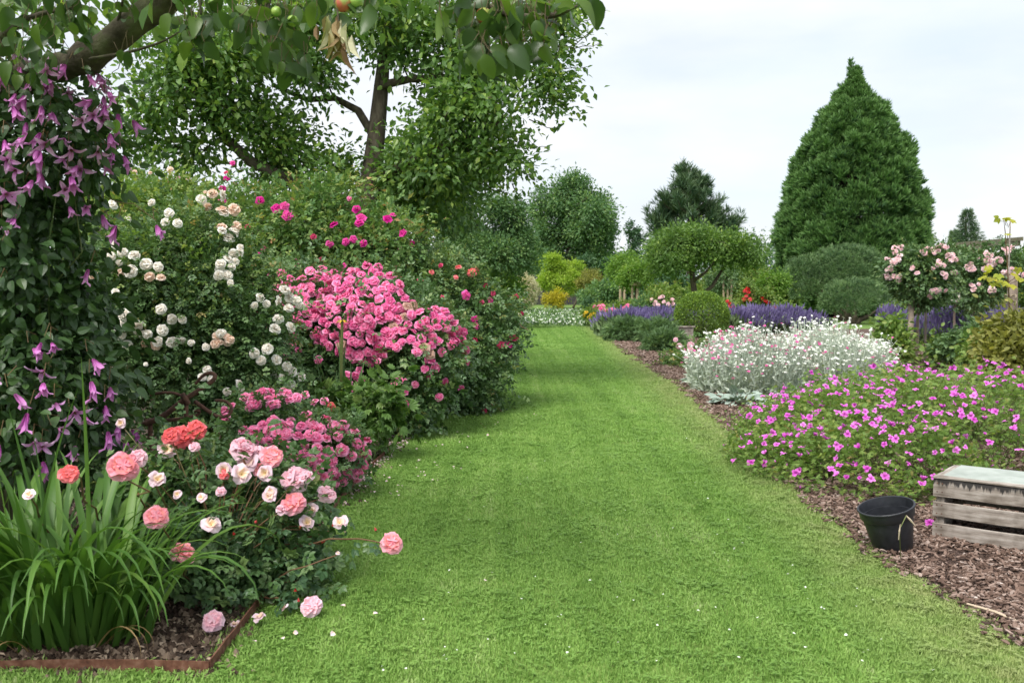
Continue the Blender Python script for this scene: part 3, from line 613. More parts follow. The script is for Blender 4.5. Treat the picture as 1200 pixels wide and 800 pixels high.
# ------------------------------------------------------------------ crate, pot, stick
def woodmat():
    m, n, l = newmat('weathered_wood'); o = n.new('ShaderNodeOutputMaterial'); p = n.new('ShaderNodeBsdfPrincipled'); l.new(p.outputs[0], o.inputs[0])
    t = n.new('ShaderNodeTexCoord'); a = n.new('ShaderNodeMapping'); a.inputs['Scale'].default_value = (2.5, 30, 30); l.new(t.outputs['Object'], a.inputs[0])
    z = n.new('ShaderNodeTexNoise'); z.inputs['Scale'].default_value = 2; z.inputs['Detail'].default_value = 9; z.inputs['Roughness'].default_value = .65; l.new(a.outputs[0], z.inputs[0])
    r = ramp(n, [(.25, (.11, .09, .075)), (.45, (.3, .26, .225)), (.6, (.42, .38, .34)), (.8, (.55, .5, .46))]); l.new(z.outputs[0], r.inputs[0])
    z2 = n.new('ShaderNodeTexNoise'); z2.inputs['Scale'].default_value = 9; z2.inputs['Detail'].default_value = 6; l.new(t.outputs['Object'], z2.inputs[0])
    r2 = ramp(n, [(.46, (1, 1, 1)), (.62, (.45, .42, .38))]); l.new(z2.outputs[0], r2.inputs[0])
    x = n.new('ShaderNodeMix'); x.data_type = 'RGBA'; x.blend_type = 'MULTIPLY'; x.inputs[0].default_value = .7; l.new(r.outputs[0], x.inputs[6]); l.new(r2.outputs[0], x.inputs[7])
    l.new(x.outputs[2], p.inputs['Base Color']); p.inputs['Roughness'].default_value = .85; p.inputs['Specular IOR Level'].default_value = .2
    b = n.new('ShaderNodeBump'); b.inputs['Strength'].default_value = .5; b.inputs['Distance'].default_value = .004; l.new(z.outputs[0], b.inputs['Height']); l.new(b.outputs[0], p.inputs['Normal']); return m
M['wood'] = woodmat()
def lathe(prof, seg=40, mi=0):
    V, T = [], []; n = len(prof)
    for k in range(seg):
        a = 2 * math.pi * k / seg; V += [(r * math.cos(a), r * math.sin(a), z) for r, z in prof]
    for k in range(seg):
        for j in range(n - 1):
            a, b = k * n + j, ((k + 1) % seg) * n + j; T += [(a, b, b + 1), (a, b + 1, a + 1)]
    return np.array(V), T

def stained():                                # upper board: blackened flaking stain near its top edge
    m = M['wood'].copy(); m.name = 'black_stained_wood'; n, l = m.node_tree.nodes, m.node_tree.links
    p = next(x for x in n if x.type == 'BSDF_PRINCIPLED'); src = p.inputs['Base Color'].links[0].from_socket
    t = n.new('ShaderNodeTexCoord'); s = n.new('ShaderNodeSeparateXYZ'); l.new(t.outputs['Object'], s.inputs[0])
    a = n.new('ShaderNodeMapping'); a.inputs['Scale'].default_value = (60, 8, 9); z = n.new('ShaderNodeTexNoise'); z.inputs['Scale'].default_value = 1.2; z.inputs['Detail'].default_value = 6
    l.new(t.outputs['Object'], a.inputs[0]); l.new(a.outputs[0], z.inputs[0])
    k = n.new('ShaderNodeMath'); k.operation = 'MULTIPLY_ADD'; k.inputs[1].default_value = 9.0; l.new(s.outputs[2], k.inputs[0]); l.new(z.outputs[0], k.inputs[2])
    r = n.new('ShaderNodeMapRange'); r.inputs[1].default_value = .62; r.inputs[2].default_value = .76; r.inputs[4].default_value = .9; l.new(k.outputs[0], r.inputs[0])
    x = n.new('ShaderNodeMix'); x.data_type = 'RGBA'; x.inputs[7].default_value = (.018, .018, .02, 1); l.new(r.outputs[0], x.inputs[0]); l.new(src, x.inputs[6]); l.new(x.outputs[2], p.inputs['Base Color']); return m
M['stain'] = stained()
M['glass_lid'] = surfmat('chalky_green_lid', [(.35, (.28, .32, .28)), (.6, (.4, .44, .4)), (.8, (.22, .25, .21))], 6, .55, .15, 7)
M['innerdark'] = surfmat('dark_inside_wood', [(.3, (.05, .04, .032)), (.7, (.12, .1, .08))], 12, .9, .3)
def slab(name, c, size, R, mat, parent, mesh=None, chamfer=.003, jig=0.0):
    """a board with chamfered edges, its origin at its centre"""
    sx, sy, sz = np.array(size) / 2; ch = min(chamfer, sx * .4, sy * .4, sz * .4); V, T = [], []
    prof = [(-sy + ch, -sz), (sy - ch, -sz), (sy, -sz + ch), (sy, sz - ch), (sy - ch, sz), (-sy + ch, sz), (-sy, sz - ch), (-sy, -sz + ch)]; N = 6
    for k in range(N + 1):
        x = -sx + 2 * sx * k / N
        for (y, z) in prof: V.append((x, y + jig * math.sin(k * 2.3 + z * 40), z + jig * math.sin(k * 1.7 + y * 55)))
    for k in range(N):
        for j in range(8):
            a, b = k * 8 + j, k * 8 + (j + 1) % 8; T += [(a, b, b + 8), (a, b + 8, a + 8)]
    for j in range(1, 7): T += [(0, j + 1, j), (N * 8, N * 8 + j, N * 8 + j + 1)]
    mb = MB(); mb.add(V, T); ob = mb.build(name, mat, link=False); o = piece(name, ob.data, parent, c, R, 1); return o
cc = G(1092.5, 633) + (0, 0, .012); ang = math.atan2(-.62, .78); CR = rotz(ang)
crate = thing('wooden_crate', 'weathered grey slatted wooden crate with pale green lid on the bark chips', 'crate', cc)
CL, CW, CH = .62, .42, .325
def cpos(x, y, z): return cc + CR @ np.array([x, y, z])
for k, (z, h) in enumerate(((.048, .078), (.16, .08), (.276, .096))):
    for y, off in ((0, 0), (CW, 0)):
        slab('slat', cpos(CL / 2, y, z), (CL, .014, h), CR @ rotz(0 if y == 0 else math.pi), M['stain'] if k == 2 else M['wood'], crate, jig=.0012)
for x in (.006, CL - .006):
    for z, h in ((.048, .078), (.16, .08), (.276, .096)): slab('end_slat', cpos(x, CW / 2, z), (CW - .018, .012, h), CR @ rotz(math.pi / 2), M['wood'], crate, jig=.001)
for x in (.034, CL - .034):
    for y in (.03, CW - .03): slab('corner_post', cpos(x, y, .16), (.3, .04, .04), CR @ roty(math.pi / 2), M['wood'], crate)
for z in (.03, .07, .14, .185, .255, .3):
    for x in (.02, .045, CL - .02, CL - .045):
        q = MB(); V, T = lathe([(0, 0), (.0032, 0), (.0038, .0012), (0, .0022)], 8); q.add(V @ rotx(math.pi / 2).T @ CR.T + cpos(x, -.0068, z), T); q.build('nail', M['iron'], crate)
for j in range(5): slab('base_slat', cpos(CL / 2, .05 + .08 * j, .006), (CL - .02, .068, .008), CR, M['innerdark'], crate)
slab('lid', cpos(CL / 2 + .015, CW / 2 + .01, CH + .008), (CL - .05, CW - .05, .012), CR, M['glass_lid'], crate, jig=.001)
slab('lid_frame', cpos(CL / 2, .012, CH + .006), (CL + .004, .05, .01), CR, M['wood'], crate, jig=.0015)
slab('lid_frame', cpos(.02, CW / 2 + .02, CH + .0055), (CW - .06, .04, .009), CR @ rotz(math.pi / 2), M['wood'], crate, jig=.0015)

M['pot'] = surfmat('black_plastic', [(.3, (.012, .014, .018)), (.7, (.03, .033, .04))], 25, .45, .1, 5, spec=.5)
pp = G(1047, 646); pot = thing('flower_pot', 'empty black plastic plant pot leaning beside the grey crate', 'plant pot', pp)
PR = roty(math.radians(-13)) @ rotx(math.radians(4)); base = pp + (0, 0, .022)
for nm, prof in (('pot_wall', [(.0, 0), (.092, 0), (.095, .004), (.124, .19), (.124, .195), (.119, .195), (.09, .008), (0, .008)]),
                 ('pot_rim', [(.1265, .186), (.131, .192), (.137, .236), (.141, .240), (.141, .246), (.137, .249), (.132, .247), (.130, .238), (.123, .19), (.1265, .186)])):
    V, T = lathe(prof); mb = MB(); mb.add((V * (1, 1, .91)) @ PR.T + base, T); o = mb.build(nm, M['pot'], pot, smooth=True)
    o.data.set_sharp_from_angle(angle=math.radians(34)) if hasattr(o.data, 'set_sharp_from_angle') else None
mb = MB(); V, T = lathe([(0, .012), (.097, .014), (.099, .03), (0, .035)], 24); mb.add(V @ PR.T + base, T); mb.build('old_soil', M['soil'], pot)
st = MB(); a, b = G(1128, 711), G(1210, 742); st.tube([a + (0, 0, .02), a * .5 + b * .5 + (0, .01, .03), b + (0, 0, .022)], [.0045, .006, .004], 6, rnd=.9)
M['straw'] = leafmat('dry_stick', [(0, (.45, .36, .26)), (1, (.55, .45, .33))], 0, .8)
tag(st.build('dry_stick', M['straw'], origin=a), 'pale dry stick lying on the bark chips at the lower right', 'stick')

# ------------------------------------------------------------------ trees and shrubs: builders
def tree(name, label, cat, base, trunk, trad, blobs, ncl, per, tpls, size, cr_, lmat, bark='bark', group=None, rt=.012, inner=.45, up=.5, droop=.25, limbs=(), nbr=60, zmin=.3, sides=7, crand=.5, under=.6, out=.7, lump=None):
    """trunk and limbs are lists of points; the crown's leaf clusters hang on branches grown to them"""
    t = thing(name, label, cat, base, group); tb = MB(); tb.tube(trunk, trad, 10); tb.build('trunk', M[bark], t, smooth=True)
    lb = MB(); nodes = list(trunk[len(trunk) // 3:]); rad = list(trad[len(trunk) // 3:])
    for pts, r in limbs: lb.tube(pts, r, 8); nodes += list(pts); rad += list(r)
    if lump: blobs = lumpy(blobs, *lump)
    C_, N_ = clusters(blobs, ncl, inner, zmin, under); tg = C_[rng.choice(len(C_), min(nbr, len(C_)), replace=False)]
    grow(lb, nodes, rad, tg, rt, sides=5); lb.build('branches', M[bark], t, smooth=True)['kind'] = 'stuff'
    mb = MB(); leafcloud(mb, C_, N_, per, tpls, size, cr_, up=up, droop=droop, crand=crand, out=out); c = mb.build('crown', M[lmat], t); c['kind'] = 'stuff'
    return t, C_, N_
def shrub(name, label, cat, base, blobs, ncl, per, tpls, size, cr_, lmat, group=None, nst=14, stem='stem', srad=.008, inner=.6, up=.6, droop=.3, crand=.5, under=.25, near=0, nearmat=None, nearname='leaf', out=.7):
    t = thing(name, label, cat, base, group); C_, N_ = clusters(blobs, ncl, inner, .04, under)
    sb = MB(); idx = rng.choice(len(C_), min(nst, len(C_)), replace=False); base = np.array(base, float)
    for j in idx:
        b = base + np.array([rng.normal() * .06, rng.normal() * .06, 0]) + (C_[j] - base) * (.25, .25, 0); b[2] = 0
        sb.tube(curve(b, C_[j], 5, 0, .03, .08), np.linspace(srad, srad * .4, 5), 5, rnd=rng.random())
    sb.build('stems', M[stem], t)['kind'] = 'stuff'
    mb = MB(); tl = tpls if isinstance(tpls, list) else [tpls]
    if near:
        p, R, s, rnd = leafcloud(mb, C_, N_, per, tl, size, cr_, up=up, droop=droop, crand=crand, out=out, ret=True)
        front = (p[:, 1] - 0.0) - .5 * (N_[0, 0] * 0); o = np.argsort(front); near_i = rng.choice(o[:max(near, len(o) // 2)], near, replace=False)
        rest = np.setdiff1d(np.arange(len(p)), near_i); ch = rng.integers(0, len(tl), len(p)); me = [tmesh(nearname, q, nearmat or M[lmat]) for q in tl]
        for k, q in enumerate(tl): m = rest[ch[rest] == k]; mb.scatter(q, p[m], R[m], s[m], rnd[m])
        for j in near_i: piece(nearname, me[ch[j]], t, p[j], R[j], s[j])
    else: leafcloud(mb, C_, N_, per, tl, size, cr_, up=up, droop=droop, crand=crand, out=out)
    f = mb.build('foliage', M[lmat], t); f['kind'] = 'stuff'
    return t, C_, N_
MESH = {}
def fmesh(key, tpls, mat):
    if key not in MESH: MESH[key] = [tmesh('bloom', q, [mat, M['calyx'], M['redstem']]) for q in tpls]
    return MESH[key]
def bloom_at(t, mesh, p, n, dia, face=.55, name='bloom', up=.35, jit=.28, proud=.0):
    view = norm(np.array([0, 0, HC]) - p); z = norm(n * (1 - face) + view * face + np.array([0, 0, up]) + rng.normal(size=3) * jit)
    R = frame_z(z[None])[0]; return piece(name, mesh, t, p + n * proud, R, dia)
def blooms_px(t, lst, blobs, default, proud=.03, stems=None, name='bloom', face=.55, up=.3, jit=.28, pj=.0):
    """lst: (px, py, diameter in px[, mesh key])"""
    out = []
    for q in lst:
        px, py, dp = q[:3]; me = fmesh_by[q[3] if len(q) > 3 else default]; p, n = hit(px, py, blobs); p = p + n * proud
        d = dp * mpp(p[1]); bloom_at(t, me[int(rng.integers(len(me)))], p, n, d, face, name, up, jit); out.append(p)
    if stems is not None:
        mb = MB()
        for p in out:
            c = stems + (p - stems) * .45; mb.tube(curve(c, p - np.array([0, -.005, .01]), 4, 0, .03, .1), [.0035, .003, .0025, .002], 4, rnd=rng.random())
        mb.build('flower_stalks', M['redstem'], t)['kind'] = 'stuff'
    return out
fmesh_by = {
    'coral': fmesh('coral', ROSE_BIG, M['coral']), 'pinkcoral': fmesh('pinkcoral', ROSE_BIG, M['pinkcoral']), 'rosepink': fmesh('rosepink', ROSE_BIG, M['rosepink']),
    'pale': fmesh('pale', ROSE_OPEN, M['palepink']), 'open': fmesh('open', ROSE_OPEN, M['rosepink']), 'bud': fmesh('bud', [BUD], M['redbud']),
    'hot': fmesh('hot', ROSE_MID, M['hotpink']), 'hots': fmesh('hots', ROSE_SMALL, M['hotpink']), 'mag': fmesh('mag', ROSE_SMALL, M['magenta']), 'crim': fmesh('crim', ROSE_SMALL, M['crimson']),
    'white': fmesh('white', ROSE_MID, M['white']), 'peach': fmesh('peach', ROSE_MID, M['peach']), 'stand': fmesh('stand', ROSE_SMALL, M['standpink']),
    'carp': fmesh('carp', ROSE_MID, M['carpetpink']), 'faded': fmesh('faded', ROSE_SMALL, M['faded']), 'ger': fmesh('ger', GERAN, M['geran']), 'clem': fmesh('clem', BELLS[:3], M['clem']), 'clem2': fmesh('clem2', BELLS[3:], M['clem2']), 'palest': fmesh('palest', ROSE_SMALL, M['palepink']), 'red': fmesh('red', ROSE_SMALL, M['red']), 'yel': fmesh('yel', ROSE_OPEN, M['yellow_fl'])}

# ------------------------------------------------------------------ far background
FARLEAF = DIAMOND
def far_tree(label, px, py, rx, ry, d, mat, ncl, per, size, name='broadleaf_tree', extra=(), trunk_px=None, tr=.25, inner=.4, cr_=None, group=None, cat='tree', nbr=40):
    k = mpp(d); b = [blob(px, py, rx, ry, d)] + [blob(*e) for e in extra]; bx = trunk_px or px; g = P(bx, 335, d); g[2] = 0; top = P(px, py - ry * .4, d)
    tr_pts = curve(g, top, 6, 0, .012); t, C_, N_ = tree(name, label, cat, g, tr_pts, np.linspace(tr, tr * .35, 6), b, int(ncl * 1.5), int(per * 1.5), FARLEAF, size * .66, (cr_ or rx * k * .17) * .6, mat, inner=.5, group=group, nbr=nbr, rt=tr * .1, zmin=.3, lump=(9, .36), under=.35); return t
# treeline that closes the horizon
mb = MB(); n = 3400; xs = rng.random(n) * 230 - 115; dd = 82 + rng.random(n) * 8; hgt = 3.2 + 1.4 * np.sin(xs * .11) + .9 * np.sin(xs * .37 + 1) + rng.random(n) * 1.1
C_ = np.column_stack([xs, dd, rng.random(n) ** .7 * hgt]); leafcloud(mb, C_, norm(np.column_stack([rv(n)[:, 0] * .5, -np.ones(n), np.ones(n) * .5])), 60, DIAMOND, .3, .5, up=.5, zmin=.0)
tag(mb.build('distant_treeline', M['far_dark']), 'low dark green line of far-off trees and hedges behind the garden', 'treeline', kind='stuff')
# dark board fence
M['fence'] = surfmat('dark_boards', [(.3, (.035, .03, .032)), (.7, (.085, .075, .078))], 3, .8, .3, 5, (1, 1, .15))
f0, f1 = P(560, 335, 68), P(712, 335, 68); f0[2] = f1[2] = 0; fe = thing('board_fence', 'dark upright board fence under the trees behind the far end of the lawn', 'fence', f0)
mb = MB(); nb = int((f1[0] - f0[0]) / .155)
for k in range(nb): mb.box(f0 + (.155 * k + .07, rng.normal() * .004, .86 + rng.normal() * .008), (.145, .022, 1.68))
o = mb.build('boards', M['fence'], fe); o['kind'] = 'stuff'
for k in range(5):
    q = MB(); q.box(f0 + ((f1[0] - f0[0]) * k / 4, .06, .9), (.1, .09, 1.82)); q.build('post', M['fence'], fe)
for z in (.35, 1.4): q = MB(); q.box((f0 + f1) / 2 + (0, .03, z), (f1[0] - f0[0], .04, .08)); q.build('rail', M['fence'], fe)

far_tree('tall rounded green tree standing highest behind the end of the lawn', 664, 264, 52, 60, 74, 'far_leaf', 300, 60, .36, extra=[(690, 298, 32, 34, 74), (632, 288, 30, 44, 74), (660, 226, 34, 26, 74), (705, 262, 14, 28, 74)], tr=.32, nbr=70)
far_tree('leafy orchard tree left of the tallest tree behind the red rose bush', 560, 278, 58, 50, 30, 'far_leaf', 260, 60, .16, name='orchard_tree', extra=[(600, 285, 36, 46, 30), (530, 250, 40, 36, 30), (584, 252, 26, 24, 30)], trunk_px=551, tr=.11, nbr=60)
far_tree('dense green tree close behind the golden maple at the end of the lawn', 606, 298, 34, 40, 68, 'far_leaf', 160, 55, .28, extra=[(590, 320, 30, 26, 68)], tr=.2)
far_tree('thin dark tree with sparse top in the gap right of the tall tree', 740, 310, 24, 34, 50, 'far_dark', 80, 45, .22, extra=[(742, 280, 7, 22, 50), (722, 322, 16, 22, 50), (770, 318, 18, 24, 50)], tr=.14)
far_tree('dark green low tree filling the gap behind the staked young trees', 705, 325, 22, 28, 62, 'far_dark', 90, 45, .26, extra=[(690, 312, 14, 18, 62)], tr=.16)
far_tree('golden green maple with layered crown before the dark fence', 656, 318, 26, 18, 58, 'lime_leaf', 130, 50, .2, name='golden_maple', extra=[(648, 308, 18, 9, 58), (668, 328, 32, 14, 58), (640, 330, 16, 12, 58)], tr=.12, trunk_px=655)
far_tree('olive green small weeping tree on a thin trunk right of the golden maple', 690, 328, 22, 13, 56, 'olive_leaf', 70, 45, .18, name='weeping_tree', tr=.07, trunk_px=671)
t, _, _ = shrub('yellow_shrub', 'small bright yellow rounded shrub on the grass before the dark fence', 'shrub', P(651, 335, 56) * (1, 1, 0), [blob(644, 352, 7, 7, 56), blob(656, 347, 6, 7, 56), blob(652, 355, 8, 6, 56)], 60, 40, DIAMOND, .12, .12, 'yellow_leaf', inner=.7)
shrub('plume_shrub', 'cream white flowering plume shrub before the fence left of the lawn end', 'shrub', P(615, 335, 50) * (1, 1, 0), [blob(616, 341, 10, 16, 50), blob(607, 346, 10, 12, 50)], 80, 40, needles(6, .4, 1, .06), .17, .12, 'cream', inner=.7, under=.8)
shrub('feathery_shrub', 'light green feathery shrub behind the red rose bush by the far lawn edge', 'shrub', P(585, 335, 32) * (1, 1, 0), [blob(572, 338, 28, 28, 32), blob(592, 346, 22, 20, 31), blob(560, 325, 18, 20, 32)], 160, 50, DIAMOND, .12, .16, 'bright_leaf', inner=.6)
shrub('dark_dwarf_shrub', 'low dark bronze shrub at the far left end of the lawn', 'shrub', P(600, 335, 30) * (1, 1, 0), [blob(598, 362, 10, 12, 30)], 40, 40, DIAMOND, .07, .1, 'far_dark')
# white flowering ground cover
poly = [(604, 381), (612, 363), (682, 363), (716, 378), (704, 384)]
p = np.array([G(*q) for q in sample_poly(poly, 2200)]); mb = MB(); mb.scatter(DIAMOND, p + (0, 0, .03), frame_dn(norm(rv(len(p)) + (0, 0, 1)), rv(len(p))), .12 * (.6 + rng.random(len(p))), mi=0)
k = rng.random(len(p)) < .3; q = p[k] + np.column_stack([rv(k.sum())[:, :2] * .1, .07 + .06 * rng.random(k.sum())]); mb.scatter(STAR5, q, frame_z(norm(rv(len(q), .4) + (0, -.5, 1))), .055, mi=1)
tag(mb.build('ground_cover', [M['willow'], M['whiteflower']]), 'pale white flowering ground cover carpet across the far end of the lawn', 'ground cover', kind='stuff')

# broad green tree behind the box ball
g = P(812, 335, 34) * (1, 1, 0)
def pl(lst, d, dz=0): return [P(x, y, d + (q[0] if (q := z) else 0)) for x, y, *z in lst]
tree('spreading_tree', 'broad spreading green tree with forked trunk behind the clipped ball', 'tree', g, [g, P(815, 352, 34), P(812, 330, 34), P(810, 305, 34), P(812, 280, 34)], [.14, .12, .1, .08, .05],
     [blob(822, 290, 64, 24, 34, 1.6), blob(872, 292, 22, 12, 34, .8), blob(772, 298, 20, 12, 34, .8), blob(822, 274, 38, 16, 34, 1.3), blob(785, 305, 30, 20, 34, 1.2), blob(860, 300, 30, 20, 34, 1.2), blob(845, 285, 34, 18, 34, 1.2), blob(795, 282, 26, 16, 34, 1)], 420, 50, DIAMOND, .12, .17, 'spread_leaf', 
     limbs=[([P(815, 352, 34), P(835, 335, 34), P(850, 310, 34.3)], [.09, .07, .04]), ([P(812, 330, 34), P(828, 318, 33.5), P(842, 300, 33.5)], [.07, .05, .03])], nbr=70, inner=.5, lump=(8, .36), under=.2)
# pine behind it
g = P(808, 335, 56) * (1, 1, 0); t = thing('pine_tree', 'dark pine with upswept spiky branches rising behind the spreading tree', 'pine tree', g)
mb = MB(); trk = curve(g, P(806, 200, 56), 7, 0, .006); mb.tube(trk, np.linspace(.22, .04, 7), 8); mb.build('trunk', M['bark'], t, smooth=True)
lb, fb = MB(), MB(); tips = []
for k in range(62):
    f = rng.random() ** .8; py = 202 + 88 * f; hw = 8 + 46 * f ** .8; px = 806 + (rng.random() * 2 - 1) * hw; tips.append(P(px, py - abs(px - 806) * .12 + rng.normal() * 3, 56 + rng.normal() * hw * mpp(56) * .6))
for (a, b) in ((762, 252), (768, 262), (776, 245), (850, 252), (862, 266), (790, 226), (826, 222), (770, 275), (865, 258), (840, 240), (782, 235)): tips += [P(a, b, 56), P(a + (3 if a < 806 else -3), b + 8, 56), P(a + (8 if a < 806 else -8), b + 4, 56.5)]
for p in tips:
    j = np.clip((p[2] - .6 - trk[:, 2]), -99, 99); s0 = trk[np.argmin(np.abs(p[2] - .9 - trk[:, 2]))]; c = curve(s0, p, 5, .1, .03); lb.tube(c, np.linspace(.05, .02, 5), 4)
    for q in (c[2], c[3], c[4], c[3] * .5 + c[4] * .5):
        m = 7; pp_ = q + rv(m, .13); d_ = norm(norm(c[4] - s0) * .5 + np.array([0, 0, .9]) + rv(m, .35)); i = rng.integers(2); fb.scatter(TUFT[i], pp_, frame_dn(d_, rv(m)), .62)
lb.build('branches', M['bark'], t).__setitem__('kind', 'stuff'); fb.build('needles', M['pine'], t)['kind'] = 'stuff'

# giant conifer
d0 = 43; g = P(997, 335, d0) * (1, 1, 0); k = mpp(d0); t = thing('giant_conifer', 'huge dense conical evergreen towering over the right side of the garden', 'conifer', g)
mb = MB(); mb.tube([g, P(997, 200, d0), P(997, 76, d0)], [.45, .25, .02], 10); mb.build('trunk', M['bark'], t, smooth=True)
prof = [(78, 1), (95, 6), (110, 13), (125, 25), (150, 42), (180, 59), (210, 70), (240, 77), (270, 82), (300, 86), (330, 87), (350, 82), (368, 62)]
py_, hw_ = np.array([a for a, b in prof]), np.array([b for a, b in prof]); fb, lb = MB(), MB(); nl = 900
for j in range(nl):
    y = 84 + 285 * rng.random() ** .72; az = rng.random() * 6.283; hw = np.interp(y, py_, hw_) * k * (1 + .05 * math.sin(az * 5 + y * .09) + .04 * math.sin(az * 9 - y * .21)); s = min(.5, hw * .4 + .06) * (.7 + .6 * rng.random()); rr = max(.02, hw - s * (.95 + .9 * rng.random() ** 2.5)); z = P(997, y, d0)[2]
    c = np.array([g[0] + rr * math.cos(az), g[1] + rr * math.sin(az), z]); outw = np.array([math.cos(az), math.sin(az), 0]); lb.tube([(g[0], g[1], z - .5), c], [.04, .015], 4)
    m = 40; dd_ = norm(rv(m) + outw * .8 + np.array([0, 0, .9])); pos = c + dd_ * s * (.45 + .55 * rng.random(m))[:, None] * np.array([1, 1, 1.15]); dr = norm(dd_ * .55 + outw * .25 + np.array([0, 0, .75]) + rv(m, .18))
    cl = rng.random(); i = rng.integers(3); fb.scatter(PLUME[i], pos, frame_dn(dr, rv(m)), (.26 + .2 * rng.random(m)) * min(1, .6 + hw * .3), np.clip(cl * .6 + rng.random(m) * .4, 0, 1))
for j in range(26):
    y = 74 + j * 1.7; c = P(997, y, d0) + rv(3, .02 + j * .009); fb.scatter(PLUME[0], c, frame_dn(norm(rv(3, .4) + (0, 0, 1)), rv(3)), .24)
lb.build('branches', M['bark'], t).__setitem__('kind', 'stuff'); fb.build('crown', M['conifer'], t)['kind'] = 'stuff'

def needle_mound(name, label, px, blobs, d, n, size, mat, cat='pine', tpl=TUFT):
    g = P(px, 335, d) * (1, 1, 0); t = thing(name, label, cat, g); fb, sb = MB(), MB()
    for c, q, _ in blobs:
        sb.tube(curve(g, c, 5, 0, .04), [.12, .1, .08, .05, .03], 6); m = int(n * q[0] * q[2]); d_ = norm(rv(m)); d_ = d_[d_[:, 2] > -.45]
        lump = 1 + .12 * np.abs(np.sin(d_[:, 0] * 5 + 1) * np.sin(d_[:, 2] * 6 + .5)) + .07 * np.sin(d_[:, 1] * 11 + d_[:, 0] * 9) - .05; p = c + d_ * q * (lump * (.86 + .16 * rng.random(len(d_)) ** .5))[:, None]
        rn = np.clip(.5 + .35 * np.sin(p[:, 0] * 5) * np.sin(p[:, 2] * 6) + rng.normal(size=len(p)) * .2, 0, 1); ch = rng.integers(0, 2, len(p))
        for i in (0, 1): w = ch == i; fb.scatter(tpl[i], p[w], frame_dn(norm(d_[w] + (0, 0, .55) + rv(w.sum(), .22)), rv(w.sum())), size * (.7 + .6 * rng.random(w.sum())), rn[w])
    sb.build('stems', M['bark'], t)['kind'] = 'stuff'; fb.build('foliage', M[mat], t)['kind'] = 'stuff'; return t
needle_mound('dwarf_pine', 'large blue green dome shaped dwarf pine at the foot of the giant conifer', 990, [blob(992, 326, 42, 36, 37), blob(1020, 335, 30, 30, 37.5), blob(948, 326, 27, 24, 37.5), blob(955, 343, 26, 16, 37)], 37, 1900, .2, 'dwarf_pine')
needle_mound('dwarf_pine', 'smaller rounded dwarf pine mound in front of the larger dome pine', 1003, [blob(1002, 353, 36, 24, 34), blob(985, 362, 22, 14, 34), blob(1030, 362, 20, 16, 34)], 34, 2100, .18, 'dwarf_pine')
def spruce(label, px, top, bot, hw, d, mat):
    g = P(px, 335, d) * (1, 1, 0); t = thing('spruce_tree', label, 'spruce', g); mb = MB(); mb.tube([g, P(px, top, d)], [.2, .02], 7); mb.build('trunk', M['bark'], t); fb = MB()
    z1, z0 = P(px, top, d)[2], P(px, bot, d)[2]; w = hw * mpp(d); L = 26
    for i in range(L):
        f = (i + .5) / L; z = z1 + (z0 - z1) * f; R_ = w * (f ** .85) * (.8 + .4 * rng.random())
        for a in np.arange(12) * .53 + rng.random() * 6:
            o = np.array([math.cos(a), math.sin(a), 0]); m = max(3, int(R_ * 9)); r = np.linspace(.1, 1, m)[:, None] * R_; p = g * (1, 1, 0) + (0, 0, z) + o * r + np.column_stack([np.zeros(m), np.zeros(m), -.25 * r[:, 0] + .18 * r[:, 0] ** 2]) + rv(m, .05)
            fb.scatter(TUFT[0], p, frame_dn(norm(o + (0, 0, .25) + rv(m, .3)), rv(m)), .34)
    fb.build('needles', M[mat], t)['kind'] = 'stuff'
spruce('distant dark spruce with pointed top right of the giant conifer', 1132, 246, 335, 30, 60, 'pine')
spruce('small grey faded spruce tip left of the distant dark spruce', 1117, 272, 335, 14, 64, 'willow')

# ------------------------------------------------------------------ big old apple tree in the middle distance
dm = 13.0; g = P(432, 335, dm) * (1, 1, 0)
tk = [g, P(428, 330, dm), P(430, 260, dm), P(434, 215, dm), P(441, 160, dm), P(447, 100, dm + .2), P(452, 45, dm + .3), P(462, 5, dm + .4)]
limb1 = [P(428, 265, dm), P(395, 232, dm - .2), P(340, 212, dm - .4), P(295, 190, dm - .5), P(262, 160, dm - .5), P(235, 120, dm - .6), P(212, 70, dm - .6)]
limb2 = [P(441, 165, dm), P(420, 130, dm + .2), P(392, 115, dm + .3), P(360, 117, dm + .3), P(320, 100, dm + .4)]
limb3 = [P(434, 215, dm), P(480, 190, dm - .3), P(540, 165, dm - .5), P(590, 140, dm - .6)]
limb4 = [P(447, 100, dm), P(480, 93, dm), P(530, 90, dm - .1), P(600, 60, dm - .2), P(660, 40, dm - .2)]
apb = [blob(*e) for e in ((195, 95, 55, 80, dm - .6, .9), (270, 55, 80, 75, dm - .4, 1.1), (265, 128, 50, 22, dm - .7, .5), (350, 25, 80, 60, dm, 1.1), (325, 158, 60, 34, dm - .2, .7), (450, 20, 74, 52, dm + .3, 1.0), (540, 55, 85, 75, dm, 1.2),
        (565, 125, 84, 56, dm - .4, 1.0), (500, 190, 90, 52, dm - .2, 1.0), (640, 35, 52, 42, dm - .2, .7), (640, 100, 34, 40, dm - .3, .5), (585, 185, 48, 34, dm - .4, .6), (485, 235, 50, 34, dm + .3, .8), (165, 160, 26, 34, dm - .6, .4), (335, 190, 46, 20, dm - .2, .5), (400, 205, 30, 28, dm + .7, .4), (215, 175, 34, 16, dm - .5, .4), (365, 75, 50, 40, dm - .3, .6))]
